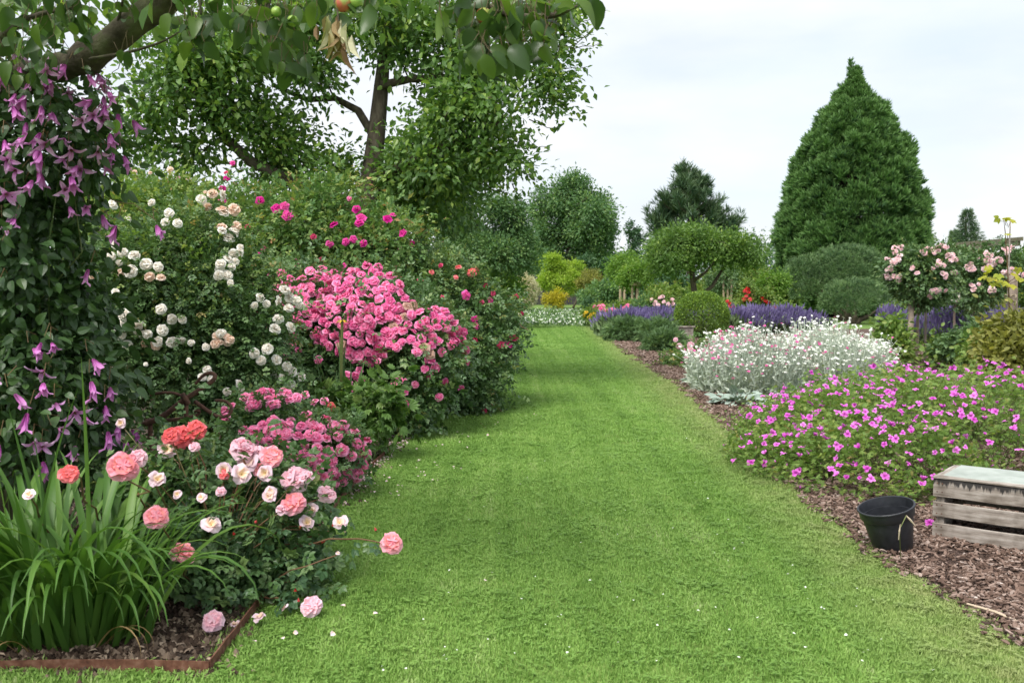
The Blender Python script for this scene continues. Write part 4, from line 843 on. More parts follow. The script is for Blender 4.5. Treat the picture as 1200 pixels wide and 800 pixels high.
tm, _, _ = tree('apple_tree', 'large old apple tree with leaning trunk spreading over the tall rose bushes', 'apple tree', g, tk, [.24, .2, .17, .145, .12, .1, .07, .05], apb, 1650, 20, [OVAL, DIAMOND], .095, .17, 'apple_leaf',
     limbs=[(limb1, [.12, .1, .085, .07, .06, .045, .03]), (limb2, [.06, .055, .045, .04, .03]), (limb3, [.09, .07, .05, .03]), (limb4, [.06, .05, .045, .035, .02])], nbr=170, inner=.3, up=.9, droop=.15, rt=.007, under=.8, crand=.55, lump=(16, .31))
# outer sprays that break the outline
sp = MB(); lf = MB()
for (a, b, c, e) in ((655, 30, 712, 12), (650, 55, 705, 50), (640, 80, 690, 78), (640, 110, 668, 128), (620, 140, 655, 150), (600, 165, 640, 172), (610, 200, 632, 212), (560, 215, 600, 228), (150, 60, 128, 90), (140, 110, 128, 150), (180, 190, 170, 215), (230, 150, 225, 178), (360, 195, 350, 222), (150, 170, 150, 196), (660, 60, 700, 30), (600, 215, 612, 236)):
    q = curve(P(a, b, dm - .3), P(c, e, dm - .4), 6, .04, .03); sp.tube(q, np.linspace(.008, .003, 6), 4); m = 14; i = rng.integers(1, 6, m); dr = norm(q[-1] - q[0])
    lf.scatter(OVAL, q[i] + rv(m, .035), frame_dn(norm(dr * .6 + rv(m, .6) + (0, 0, -.3)), norm(rv(m, .4) + (0, 0, 1))), .08 * (.7 + .5 * rng.random(m)))
sp.build('twigs', M['bark'], tm)['kind'] = 'stuff'; lf.build('leaf_sprays', M['apple_leaf'], tm)['kind'] = 'stuff'

def fruit_tree(label, px, top, d, b, size=.085, n=260, lean=4, mat='far_leaf'):
    g = P(px, 335, d) * (1, 1, 0); return tree('fruit_tree', label, 'tree', g, [g, P(px + 1, 300, d), P(px + lean, 260, d), P(px - 2, top, d)], [.09, .075, .06, .03], [blob(*e) for e in b], n, 34, DIAMOND, size, .14, mat, nbr=60, inner=.4, droop=.3, under=.8)
fruit_tree('slender fruit tree with straight mossy trunk right of the old apple tree', 490, 200, 17, ((490, 215, 66, 42, 17), (530, 245, 40, 34, 17), (515, 200, 50, 30, 17)), n=330)
fruit_tree('bushy fruit tree behind the magenta roses left of the old apple trunk', 350, 260, 19, ((340, 262, 60, 36, 19), (395, 270, 40, 34, 19), (290, 268, 50, 28, 19)), n=260, mat='far_dark')
fruit_tree('light green tree far behind the white rose bush at the left', 175, 250, 24, ((170, 258, 60, 34, 24), (110, 262, 60, 40, 24), (225, 262, 40, 26, 24)), size=.11, n=260, mat='willow')
# hedge row behind the left border
hb = [blob(x, 345 - 4 * (i % 3), 62, 60 + 6 * (i % 2), 15.5 + .6 * (i % 2), 1.0) for i, x in enumerate(range(-140, 540, 72))]
for i, b in enumerate(hb): b[0][2] = .95 + .08 * (i % 3); b[1][2] = .95 + .1 * (i % 2)
shrub('back_hedge', 'loose mid green hedge closing off the back of the left rose border', 'hedge', (-4, 16, 0), hb, 520, 44, DIAMOND, .085, .16, 'mid_leaf', nst=40, inner=.6)

# ------------------------------------------------------------------ left border shrubs, back to front
# tall magenta roses along the back
bt = [blob(*e) for e in ((205, 300, 90, 78, 11.5, .8), (160, 280, 60, 70, 11.8, .7), (290, 292, 80, 66, 11.3, .8), (370, 282, 70, 60, 11, .8), (390, 240, 34, 34, 11, .4), (440, 300, 60, 50, 10.8, .7), (330, 330, 110, 70, 11, .7))]
t, C1, N1 = shrub('climbing_rose', 'tall arching rose hedge with scattered magenta blooms below the old apple tree', 'rose bush', P(300, 335, 11.6) * (1, 1, 0), bt, 900, 34, [COMP3, DIAMOND], .085, .13, 'mid_leaf', nst=36, srad=.012, inner=.55, crand=.6)
blooms_px(t, [(264, 226, 10), (269, 214, 9), (264, 244, 11), (313, 243, 12), (330, 251, 13), (338, 249, 12), (341, 258, 14), (306, 305, 11), (349, 303, 10), (399, 271, 12), (421, 256, 12), (425, 265, 13), (424, 270, 12), (451, 266, 12), (457, 262, 9), (395, 289, 10), (411, 287, 10), (418, 285, 10), (428, 289, 10), (467, 279, 11), (367, 278, 8, 'crim'), (409, 309, 9), (443, 317, 8), (313, 299, 11), (276, 196, 7), (404, 241, 7, 'hots'), (345, 322, 8, 'crim'), (290, 270, 7, 'crim'), (375, 300, 8, 'crim'), (268, 207, 6, 'crim')], bt, 'mag', .1)
ab = [blob(*e) for e in ((185, 268, 58, 34, 9.2, .5), (150, 276, 44, 36, 9.4, .5), (232, 276, 34, 30, 9.2, .4), (200, 238, 24, 20, 9.2, .3))]
t, _, _ = shrub('tall_rose_bush', 'yellow green tall rose bush with peach flowers rising behind the white roses', 'rose bush', P(190, 335, 9.3) * (1, 1, 0), ab, 330, 30, [COMP3, DIAMOND], .07, .11, 'light_leaf', nst=22, srad=.01, inner=.5)
blooms_px(t, [(155, 201, 7), (162, 206, 7), (203, 203, 8), (212, 213, 6, 'open'), (244, 232, 10), (180, 207, 5), (140, 232, 7), (254, 250, 12), (224, 214, 6)], ab, 'peach', .08)
# crimson rose on the right end of the border
cb = [blob(*e) for e in ((505, 360, 62, 62, 10.8, .75), (545, 395, 48, 60, 10.6, .6), (520, 440, 62, 55, 10.2, .6), (470, 335, 50, 46, 11, .6), (575, 375, 30, 26, 10.9, .35), (560, 440, 26, 42, 10.3, .4), (580, 402, 18, 22, 10.6, .3))]
t, C2, N2 = shrub('crimson_rose_bush', 'wide dark green rose bush with few crimson blooms leaning over the lawn edge', 'rose bush', P(515, 335, 10.6) * (1, 1, 0), cb, 620, 34, [COMP3, COMP5], .085, .11, 'rose_leaf', nst=34, srad=.01, inner=.55, crand=.6, under=.5)
lf = MB(); m = rng.choice(len(C2), 190); m = m[C2[m, 2] > 1.05]; leafcloud(lf, C2[m], N2[m], 16, COMP3, .075, .12, droop=.1); lf.build('young_foliage', M['light_leaf'], t)['kind'] = 'stuff'
blooms_px(t, [(469, 321, 10), (473, 332, 12, 'crim'), (494, 334, 9, 'crim'), (487, 342, 9), (540, 348, 13), (547, 325, 13, 'coral'), (559, 337, 11, 'crim'), (533, 320, 9, 'coral'), (569, 358, 9), (535, 383, 14), (554, 377, 10), (555, 384, 9), (589, 404, 12), (594, 398, 12, 'crim'), (579, 403, 10, 'crim'), (590, 424, 10, 'crim'), (534, 452, 8), (552, 405, 9, 'crim'), (499, 476, 13), (479, 487, 13), (535, 404, 8, 'hots'), (575, 477, 8, 'crim'), (538, 452, 7, 'hot'), (515, 318, 7, 'crim'), (552, 322, 8, 'crim'), (572, 350, 8, 'crim'), (603, 370, 7, 'crim'), (505, 325, 8, 'coral'), (443, 293, 9), (480, 294, 11), (530, 330, 7, 'coral'), (561, 360, 7, 'crim'), (470, 300, 8), (562, 475, 7, 'crim'), (516, 350, 6, 'crim'), (605, 350, 7, 'crim')], cb, 'mag', .08)
# arching shoots that lean out over the lawn
sh = MB(); lf = MB()
for a, b in (((570, 375, 10.6), (622, 388, 10.4)), ((560, 470, 10.2), (588, 482, 10)), ((560, 355, 10.8), (606, 350, 10.7)), ((545, 340, 10.8), (552, 300, 10.8)), ((480, 300, 11), (505, 268, 11)), ((560, 430, 10.2), (578, 425, 10)), ((505, 310, 10.9), (520, 283, 10.9)), ((575, 395, 10.5), (600, 402, 10.4))):
    q = curve(P(*a), P(*b), 7, 0, .03, .12); sh.tube(q, np.linspace(.006, .003, 7), 4, rnd=.2); m = 16; i = rng.integers(1, 7, m)
    lf.scatter(COMP5, q[i] + rv(m, .02), frame_dn(norm(rv(m, .7) + (0, 0, -.25)), norm(rv(m, .4) + (0, 0, 1))), .1 * (.7 + .5 * rng.random(m)))
sh.build('arching_shoots', M['redstem'], t)['kind'] = 'stuff'; lf.build('shoot_leaves', M['rose_leaf'], t)['kind'] = 'stuff'
# big pink rose
pb = [blob(*e) for e in ((350, 385, 75, 66, 9.2, .8), (440, 385, 70, 62, 9.1, .8), (485, 415, 52, 56, 8.9, .65), (400, 440, 95, 56, 8.9, .7), (470, 465, 55, 40, 8.7, .5), (320, 430, 50, 60, 9.0, .6))]
t, _, _ = shrub('pink_rose_bush', 'big rounded rose bush smothered in masses of hot pink blooms', 'rose bush', P(410, 335, 9.1) * (1, 1, 0), pb, 620, 26, [COMP3, COMP5], .1, .1, 'rose_leaf', nst=26, srad=.01, inner=.65, crand=.5, under=.5)
mass = [(283, 336), (300, 326), (345, 333), (380, 324), (440, 322), (466, 340), (470, 356), (492, 372), (512, 372), (532, 390), (535, 404), (515, 410), (502, 420), (478, 412), (446, 410), (436, 424), (418, 418), (404, 404), (398, 384), (368, 374), (352, 386), (332, 382), (310, 387), (300, 372), (286, 356)]
s1 = sample_poly(mass, 222, 5.9); l1 = [(x, y, 11.5 + 3.5 * rng.random(), 'faded' if rng.random() < .05 else ('hot' if rng.random() < .45 else 'hots')) for x, y in s1]
for poly, n_ in (([(312, 392), (345, 400), (345, 425), (320, 430), (308, 415)], 16), ([(398, 400), (420, 396), (425, 412), (405, 416)], 7), ([(440, 410), (460, 415), (455, 428), (438, 425)], 8), ([(465, 445), (475, 455), (475, 475), (462, 465)], 7), ([(405, 440), (420, 436), (424, 452), (408, 456)], 8), ([(492, 418), (505, 425), (502, 440), (495, 438)], 6), ([(380, 385), (398, 390), (400, 410), (384, 405)], 9), ([(355, 392), (375, 388), (372, 400)], 3)):
    l1 += [(x, y, 9 + 4 * rng.random(), 'hots') for x, y in sample_poly(poly, n_, 5)]
l1 += [(542, 396, 12, 'hot'), (534, 411, 12, 'hot'), (535, 422, 11, 'hot'), (513, 441, 10, 'hot'), (483, 456, 10, 'hot'), (506, 466, 11, 'hot'), (376, 427, 11, 'hot'), (425, 409, 10, 'hot'), (343, 392, 12, 'hot'), (331, 397, 11, 'hot'), (355, 418, 9, 'hot'), (344, 420, 9, 'hot')]
blooms_px(t, l1[:298], pb, 'hots', .09, face=.5, up=.35, jit=.42)
# white rose
wb = [blob(*e) for e in ((210, 345, 78, 75, 7.2, .6), (155, 365, 56, 86, 7.2, .6), (265, 375, 60, 80, 7.3, .55), (215, 430, 80, 75, 7.1, .5), (290, 420, 42, 60, 7.2, .4), (235, 285, 40, 34, 7.4, .35))]
t, C3, N3 = shrub('white_rose_bush', 'large dark leaved rose bush dotted with creamy white blooms behind the rusty iron hooks', 'rose bush', P(215, 335, 7.2) * (1, 1, 0), wb, 720, 30, [COMP3, COMP5], .072, .1, 'rose_leaf', nst=30, srad=.008, inner=.6, crand=.6, under=.6)
lf = MB(); m = rng.choice(len(C3), 330); m = m[C3[m, 2] > 1.15]; leafcloud(lf, C3[m], N3[m], 20, COMP3, .06, .12, droop=.05); lf.build('young_foliage', M['light_leaf'], t)['kind'] = 'stuff'
wl = [(144, 250, 13), (188, 248, 10), (202, 282, 19), (252, 260, 22, 'peach'), (247, 249, 17, 'peach'), (252, 272, 20, 'peach'), (252, 288, 20), (155, 310, 18), (172, 321, 23), (188, 328, 18, 'peach'), (245, 325, 18), (262, 315, 17), (260, 327, 17), (165, 368, 22), (192, 357, 14), (160, 383, 18), (196, 380, 22), (210, 387, 17), (184, 382, 18, 'peach'), (155, 343, 10), (135, 327, 15, 'peach'), (120, 335, 13, 'peach'), (155, 427, 15), (236, 437, 15), (248, 402, 15, 'peach'), (308, 353, 20), (320, 362, 18), (288, 360, 16), (257, 392, 18, 'peach'), (250, 406, 15, 'peach'), (311, 392, 20), (300, 418, 20), (313, 432, 18), (325, 442, 19), (278, 444, 15), (268, 460, 10), (264, 343, 9), (220, 425, 8), (222, 410, 9), (175, 400, 10), (290, 416, 13), (262, 305, 9), (183, 428, 6), (148, 283, 9)]
w2 = []
for q in wl:
    if q[2] < 15: w2.append(q)
    else:
        for j in range(3): a_ = j * 2.1 + rng.random(); w2.append((q[0] + q[2] * .34 * math.cos(a_), q[1] + q[2] * .3 * math.sin(a_), q[2] * (.6 + .18 * rng.random()), q[3] if len(q) > 3 and j < 2 else 'white'))
blooms_px(t, w2, wb, 'white', .17, jit=.4)
# coral pink carpet rose
kb = [blob(*e) for e in ((340, 538, 66, 40, 6.05, .32), (386, 530, 34, 28, 6.1, .25), (320, 500, 50, 34, 6.3, .3))]
t, _, _ = shrub('carpet_rose', 'low carpet rose with tight clusters of bright pink blooms at the bed edge', 'rose bush', P(350, 335, 6.1) * (1, 1, 0), kb, 230, 26, [COMP3, COMP5], .07, .07, 'rose_leaf', nst=16, srad=.005, under=.6, near=140, nearmat=M['rose_leaf_obj'])
mass = [(286, 512), (312, 500), (345, 504), (376, 512), (380, 498), (404, 498), (424, 518), (427, 556), (406, 566), (384, 566), (364, 556), (345, 542), (310, 532)]
l2 = [(x, y, 13 + 5 * rng.random(), 'carp') for x, y in sample_poly(mass, 66, 8)] + [(x, y, 12 + 3 * rng.random(), 'carp') for x, y in sample_poly([(292, 476), (322, 466), (326, 482), (300, 490)], 11, 6)] + [(x, y, 12 + 3 * rng.random(), 'carp') for x, y in sample_poly([(322, 462), (340, 460), (352, 475), (336, 480)], 8, 6)]
l2 += [(368, 493, 16, 'carp'), (357, 500, 16, 'carp'), (372, 474, 12, 'carp'), (383, 472, 11, 'carp'), (390, 479, 13, 'coral'), (274, 488, 12, 'carp'), (276, 494, 12, 'carp'), (336, 497, 12, 'carp'), (281, 484, 9), (384, 566, 14), (420, 560, 14)]
blooms_px(t, l2, kb, 'carp', .07, jit=.4)
# leafy peony and iris
nb_ = [blob(*e) for e in ((414, 494, 30, 32, 7.5, .22), (440, 486, 22, 22, 7.4, .16), (375, 480, 30, 26, 7.5, .2), (440, 475, 24, 22, 7.3, .2))]
PEON = [tmerge([(leaf_tpl(.42, (0, .3, .65, 1), .12, .25), rotz(a) * s_, (0, .25, 0), 0) for a, s_ in ((.9, .6), (.4, .75), (0, .8), (-.4, .75), (-.9, .6))] + [(leaf_tpl(.08, (0, .5, 1), .1, 0), I3 * .3, (0, 0, 0), 0)])]
shrub('peony_plant', 'fresh green leafy peony without flowers in front of the big pink rose bush', 'plant', P(425, 335, 7.2) * (1, 1, 0), nb_, 110, 7, PEON, .1, .08, 'peony_leaf', nst=16, srad=.006, under=.5, near=200, nearmat=M['peony_leaf'])
gi_ = P(398, 335, 7.7) * (1, 1, 0); t = thing('iris_plant', 'iris clump with one withered yellow flower on a tall stalk among pink roses', 'iris', gi_)
sw = [tmesh('leaf', leaf_tpl(.055, (0, .2, .5, .8, 1), .3, .03 + .1 * k_, .35), M['willow']) for k_ in range(2)]
for a, b in ((402, 384), (405, 400), (366, 416), (384, 408), (372, 445), (415, 412), (427, 415), (392, 430), (350, 440), (345, 412), (360, 455), (410, 440), (380, 440), (421, 425)):
    top = P(a, b, 7.6 + rng.normal() * .05); bs = gi_ + (rng.normal() * .07, rng.normal() * .07, 0); dv = top - bs; L = np.linalg.norm(dv); piece('leaf', sw[rng.integers(2)], t, bs, frame_dn(dv[None], rv(1) * (1, 1, .1))[0], L)
mb = MB(); tp = P(401, 374, 7.6); mb.tube([gi_, P(400, 440, 7.6), tp], [.014, .012, .012], 6, rnd=.8); mb.build('stalk', M['stem'], t)
for j in range(7): a_ = j * .9; piece('petal', tmesh('petal', leaf_tpl(.35, (0, .4, 1), .2, .8), M['yellow_fl']), t, tp + (0, 0, -.01), frame_dn(np.array([[math.cos(a_), math.sin(a_), .3]]), np.array([[0, 0, 1.]]))[0], .05)

# ------------------------------------------------------------------ near coral rose
rb = [blob(*e) for e in ((270, 640, 90, 70, 4.25, .3), (215, 600, 60, 60, 4.3, .28), (320, 605, 50, 48, 4.35, .25), (240, 560, 50, 34, 4.4, .25), (300, 680, 70, 36, 4.15, .25), (150, 590, 40, 40, 4.4, .2))]
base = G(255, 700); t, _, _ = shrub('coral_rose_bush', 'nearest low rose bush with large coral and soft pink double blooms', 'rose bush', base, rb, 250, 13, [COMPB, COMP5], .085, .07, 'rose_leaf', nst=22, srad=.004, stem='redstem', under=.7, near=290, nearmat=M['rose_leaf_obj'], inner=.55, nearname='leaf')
big = [(223, 517, 34, 'coral'), (238, 509, 28, 'coral'), (210, 515, 24, 'coral'), (270, 547, 40, 'rosepink'), (291, 529, 31, 'pinkcoral'), (325, 538, 31, 'pinkcoral'), (300, 566, 28, 'pale'), (352, 565, 38, 'rosepink'), (333, 599, 33, 'pinkcoral'), (360, 590, 28, 'rosepink'), (281, 580, 26, 'pale'), (254, 624, 25, 'pale'), (265, 580, 17, 'coral'), (205, 530, 26, 'pale'), (313, 575, 22, 'pale'), (227, 590, 13, 'pale'), (208, 588, 12, 'pale'), (316, 590, 16, 'pale'), (252, 560, 22, 'pale'), (283, 545, 20, 'rosepink'), (312, 553, 20, 'pinkcoral'), (306, 600, 18, 'pale'), (345, 578, 22, 'rosepink'), (372, 600, 18, 'pale'), (318, 612, 17, 'rosepink'), (262, 596, 15, 'rosepink'), (340, 622, 20, 'pale'), (230, 545, 15, 'rosepink'), (294, 622, 10, 'bud'), (355, 625, 10, 'bud'), (337, 615, 12, 'bud'), (323, 565, 9, 'bud'), (275, 632, 10, 'bud'), (178, 588, 6, 'bud'), (153, 500, 14, 'pale')]
blooms_px(t, big, rb, 'rosepink', .1, stems=base + (0, 0, .15), face=.6)
def shoot(parent, pts, fl, buds=(), leaves=9, sz=.075, mat='redstem'):
    mb = MB(); q = []
    pts = [np.array(p) for p in pts]
    for a, b in zip(pts, pts[1:]): q += list(curve(a, b, 4, 0, .02))[:-1]
    q.append(pts[-1]); mb.tube(q, np.linspace(.0045, .0028, len(q)), 6, rnd=.2); mb.build('long_shoot', M[mat], parent, smooth=True); me = fmesh('shootleaf', [COMPB], M['rose_leaf_obj'])
    for j in np.linspace(1, len(q) - 2, leaves).astype(int): piece('leaf', me[0], parent, q[j], frame_dn(norm(rv(1, .7) + (.1, -.3, -.2)), norm(rv(1, .4) + (0, -.4, 1)))[0], sz * (.8 + .5 * rng.random()))
    k, p, d, face = fl; bloom_at(parent, fmesh_by[k][0], p, np.array([.2, -.6, .5]), d, face, jit=.05)
    for p_ in buds: piece('bud', fmesh_by['bud'][0], parent, p_, frame_z(norm(rv(1, .2) + (0, -.1, 1)))[0], .035)
shoot(t, [P(310, 655, 4.2), P(370, 636, 4.1), P(420, 631, 4.05), P(447, 636, 4.0)], ('pinkcoral', P(459, 637, 3.98), .108, .75), [P(441, 622, 4.02)], 8)
shoot(t, [P(290, 690, 4.1), P(325, 700, 3.9), P(350, 712, 3.85)], ('rosepink', P(365, 711, 3.82), .1, .55), [P(346, 694, 3.85), P(350, 705, 3.84)], 5)
shoot(t, [P(300, 650, 4.3), P(350, 632, 4.25), P(385, 622, 4.2)], ('pale', P(398, 613, 4.2), .075, .3), [P(390, 617, 4.2)], 5)
shoot(t, [P(270, 680, 4.1), P(310, 688, 4.0), P(340, 668, 3.95), P(395, 650, 3.95)], ('pale', P(396, 648, 3.95), .02, .3), [], 9)

fs = MB()
for px, py, dp, key, d in ((145, 548, 42, 'pinkcoral', 3.45), (162, 538, 27, 'rosepink', 3.52), (81, 556, 27, 'coral', 3.4), (184, 607, 34, 'pinkcoral', 3.6), (214, 650, 34, 'pinkcoral', 3.75), (34, 580, 16, 'pale', 3.4), (185, 563, 22, 'pale', 3.7), (250, 728, 30, 'rosepink', 3.6)):
    p = P(px, py, d); me = fmesh_by[key]; bloom_at(t, me[rng.integers(len(me))], p, np.array([.1, -.5, .4]), dp * mpp(d), .6, jit=.15); fs.tube(curve(p, P(px + 35, py + 60, d + .45), 5, 0, .04, .05), np.linspace(.003, .0045, 5), 5)
fs.build('front_flower_stalks', M['redstem'], t)['kind'] = 'stuff'

# ------------------------------------------------------------------ daylily clump
dl = G(72, 752); t = thing('daylily_clump', 'big clump of strappy green daylily leaves in the lower left corner', 'daylily', dl)
strap = []
for k_ in range(7):
    V, T, U = [], [], []; arch = (.15, .3, .5, .75, .95, 1.15, 1.4)[k_]; n_ = 11; x = z = 0.0; a = .06 + arch * .1
    for i in range(n_ + 1):
        f = i / n_; w = .0135 * (1 - f ** 2.6) + .0006; V += [(-w, x, z + w * .7), (0, x, z), (w, x, z + w * .7)]; U += [f] * 3; a = .06 + arch * (.12 + 2.0 * f ** 2.2); x += math.sin(a) / n_; z += math.cos(a) / n_
    for i in range(n_):
        for j in (0, 1): b = i * 3 + j; T += [(b, b + 1, b + 4), (b, b + 4, b + 3)]
    strap.append(tmesh('leaf', Tpl(V, T, U), M['daylily'], smooth=True))
dry = bpy.data.meshes.new_from_object(bpy.data.objects.new('tmp', strap[6])) if False else strap[6].copy(); dry.materials.clear(); dry.materials.append(M['dry_leaf'])
for k_ in range(280):
    az = rng.random() * 6.283; r = .15 * math.sqrt(rng.random()); b = dl + (math.cos(az) * r * 1.7 + rng.normal() * .05, math.sin(az) * r * .9, 0); kk = int(rng.choice([0, 1, 2, 3, 4, 5, 6], p=[.03, .07, .15, .2, .22, .19, .14])); L = (.76 + .05 * kk) * (.6 + .45 * rng.random())
    yaw = az + rng.normal() * .8; R = rotz(yaw - math.pi / 2) @ rotx(-.05 - rng.random() * .3); L *= (.8 if math.cos(yaw) > .3 else 1.0); piece('leaf', strap[kk], t, b, R, (L * 1.45, L, L))
for px, py in ((103, 412), (52, 452), (18, 450), (75, 500), (8, 480)):
    tp_ = P(px, py, 3.7); b = dl + (rng.normal() * .1, rng.normal() * .06, 0); dv = tp_ - b; L = np.linalg.norm(dv); piece('leaf', strap[0], t, b, frame_z(dv[None])[0], (.7, 1.0, L))
for k_ in range(9): az = rng.random() * 6.283; piece('dry_leaf', dry, t, dl + (math.cos(az) * .2, math.sin(az) * .12 - .03, .0), rotz(az - math.pi / 2) @ rotx(-.5), .3 + .1 * rng.random())
for px, py, s_ in ((470, 0, 0),):
    pass

# ------------------------------------------------------------------ old apple tree at the left edge, wrapped in clematis
dn = 4.7; g = P(5, 335, dn) * (1, 1, 0)
at = thing('apple_tree', 'near apple tree at the left edge with thick mossy limb and hanging leafy fruiting branches', 'apple tree', g)
mb = MB(); tk = [g, g + (.02, 0, .7), g + (-.03, .03, 1.5), P(-20, 120, dn)]; mb.tube(tk, [.17, .14, .12, .11], 14); mb.build('trunk', M['moss_bark'], at, smooth=True)
def bumpy(pts, rad, n=26, sides=16, amp=.08, seed=3):
    q = np.random.default_rng(seed); t = np.linspace(0, len(pts) - 1, n); A = np.array(pts)
    from_ = lambda tt: np.array([np.interp(tt, range(len(pts)), A[:, k]) for k in range(3)])
    P_ = np.array([(from_(max(0, x - .3)) + from_(x) * 2 + from_(min(len(pts) - 1, x + .3))) / 4 for x in t]); R_ = np.interp(t, range(len(rad)), rad) * (1 + q.normal(size=n) * amp)
    return P_, R_
mb = MB(); lp_, lr_ = bumpy([P(-60, 150, dn), P(-5, 108, 4.55), P(45, 86, 4.45), P(95, 72, 4.35), P(128, 52, 4.3), P(160, 24, 4.25), P(195, 2, 4.2), P(235, -40, 4.1), P(300, -110, 3.9), P(380, -190, 3.7)], [.1, .085, .072, .062, .062, .068, .06, .052, .045, .04])
mb.tube(lp_, lr_, 16); o = mb.build('limb', M['moss_bark'], at, smooth=True)
o.data.update()
def branch(pts, r0, r1, name='branch', n=14):
    mb = MB(); a, b = bumpy(pts, np.linspace(r0, r1, len(pts)), n, seed=int(rng.integers(99))); mb.tube(a, b, 7); mb.build(name, M['moss_bark'], at, smooth=True); return a
LIMB = lp_
br = []
br.append(branch([P(300, -110, 3.9), P(400, -110, 3.6), P(500, -60, 3.3), P(560, 8, 3.2), P(620, 22, 3.2), P(655, 18, 3.2), P(678, 6, 3.2)], .03, .004, n=22))
br.append(branch([P(400, -110, 3.6), P(385, -50, 3.5), P(392, 0, 3.45)], .015, .005))
br.append(branch([P(235, -40, 4.1), P(280, -70, 3.8), P(320, -20, 3.6), P(310, 30, 3.55)], .02, .004))
br.append(branch([P(235, -40, 4.1), P(245, -60, 3.8), P(232, -20, 3.6), P(236, 20, 3.55)], .018, .004))
br.append(branch([P(100, 70, 4.3), P(150, 62, 4.1), P(190, 50, 4.0), P(218, 33, 3.95)], .008, .003))
br.append(branch([P(-40, 140, 4.6), P(-20, 60, 4.2), P(30, 20, 3.9), P(90, 8, 3.8)], .03, .004))
br.append(branch([P(130, 50, 4.3), P(140, 20, 4.2), P(150, -30, 4.1)], .01, .004))
AL = [leaf_tpl(.64, (0, .1, .28, .5, .72, .88, .96, 1), .12 + .08 * k_, .15 + .25 * k_, .47, .015) for k_ in range(3)]
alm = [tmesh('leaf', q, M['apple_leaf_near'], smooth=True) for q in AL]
def leaves_in(parent, lst, meshes, size, name='leaf', down=.7, facing=.5):
    pt = MB()
    """lst: (px, py, rx, ry, depth, depth spread, count)"""
    for px, py, rx, ry, d, ds, n in lst:
        for _ in range(n):
            a = rng.random() * 6.283; r = math.sqrt(rng.random()); p = P(px + rx * r * math.cos(a), py + ry * r * math.sin(a), d + (rng.random() - .5) * 2 * ds)
            dr = norm(rng.normal(size=3) * .55 + (math.cos(a) * .35, 0, -down)); nr = norm(rng.normal(size=3) * .6 + (0, -facing, .5)); L = size * (.55 + .7 * rng.random()); b_ = p - dr * L * .5; pt.tube([b_, b_ - dr * .02 + (0, .01, .012), b_ - dr * .03 + (rng.normal() * .012, .015, .05)], [.0011, .0012, .002], 4)
            piece(name, meshes[rng.integers(len(meshes))], parent, p - dr * L * .5, frame_dn(dr[None], nr[None])[0], L)
    pt.build('leaf_stalks', M['twig'], parent)['kind'] = 'stuff'
leaves_in(at, [(590, 50, 56, 32, 3.2, .18, 60), (600, 12, 76, 20, 3.2, .2, 44), (565, 70, 30, 20, 3.25, .1, 12), (640, 40, 24, 22, 3.2, .1, 10), (690, 8, 14, 10, 3.2, .05, 4), (540, 30, 26, 22, 3.25, .1, 12), (310, 30, 44, 34, 3.5, .2, 46), (335, 65, 34, 20, 3.5, .15, 16), (385, 10, 36, 18, 3.45, .15, 14), (425, 12, 18, 14, 3.4, .1, 6), (350, 90, 20, 14, 3.5, .1, 5), (225, 18, 34, 26, 3.55, .15, 24), (232, 50, 20, 20, 3.5, .1, 8), (40, 25, 55, 38, 3.9, .25, 52), (90, 18, 24, 16, 3.8, .1, 10), (98, 48, 12, 14, 3.8, .1, 4), (20, 75, 40, 28, 4.1, .15, 18), (150, 70, 20, 10, 4.0, .1, 4), (140, 14, 20, 12, 4.1, .1, 5)], alm, .08)
# a fuller mass of leaves above the frame and at the back of the near crown
fb = MB(); C_, N_ = clusters([blob(330, -110, 330, 90, 3.9, .9), blob(40, -10, 120, 70, 4.6, .5), blob(-60, 60, 100, 90, 4.9, .5)], 200, .3); leafcloud(fb, C_, N_, 12, OVAL, .085, .14, droop=.5); fb.build('crown', M['apple_leaf'], at)['kind'] = 'stuff'
# apples
V, T = lathe([(.0, -.42), (.12, -.46), (.3, -.4), (.46, -.18), (.5, .06), (.44, .28), (.28, .42), (.12, .42), (.03, .34), (0, .33)], 18)
def applemat(name, a, b):
    m, n, l = newmat(name); o = n.new('ShaderNodeOutputMaterial'); p = n.new('ShaderNodeBsdfPrincipled'); l.new(p.outputs[0], o.inputs[0]); t = n.new('ShaderNodeTexCoord'); z = n.new('ShaderNodeTexNoise'); z.inputs['Scale'].default_value = 1.6; z.inputs['Detail'].default_value = 5
    l.new(t.outputs['Object'], z.inputs[0]); r = ramp(n, [(.42, a), (.58, b)]); l.new(z.outputs[0], r.inputs[0]); l.new(r.outputs[0], p.inputs['Base Color']); p.inputs['Roughness'].default_value = .35; return m
apm = [applemat('green_apple', (.22, .38, .06), (.34, .46, .1)), applemat('blushed_apple', (.3, .36, .08), (.5, .12, .07))]
apt = Tpl(V, T); am = [tmesh('apple', apt, m_, smooth=True) for m_ in apm]; stt = MB()
for px, py, dp, k_, d in ((567, 19, 19, 1, 3.15), (403, 5, 20, 1, 3.35), (418, 2, 17, 0, 3.35), (343, 25, 13, 0, 3.4), (324, 14, 12, 0, 3.4), (541, 2, 10, 0, 3.2), (250, 6, 13, 0, 3.5)):
    p = P(px, py, d); piece('apple', am[k_], at, p, rotz(rng.random() * 6) @ rotx(rng.normal() * .3), dp * mpp(d)); stt.tube([p + (0, 0, .3 * dp * mpp(d)), p + (.004, 0, .03), p + (.012, .01, .06)], .0016, 5)
stt.build('apple_stalks', M['twig'], at)['kind'] = 'stuff'
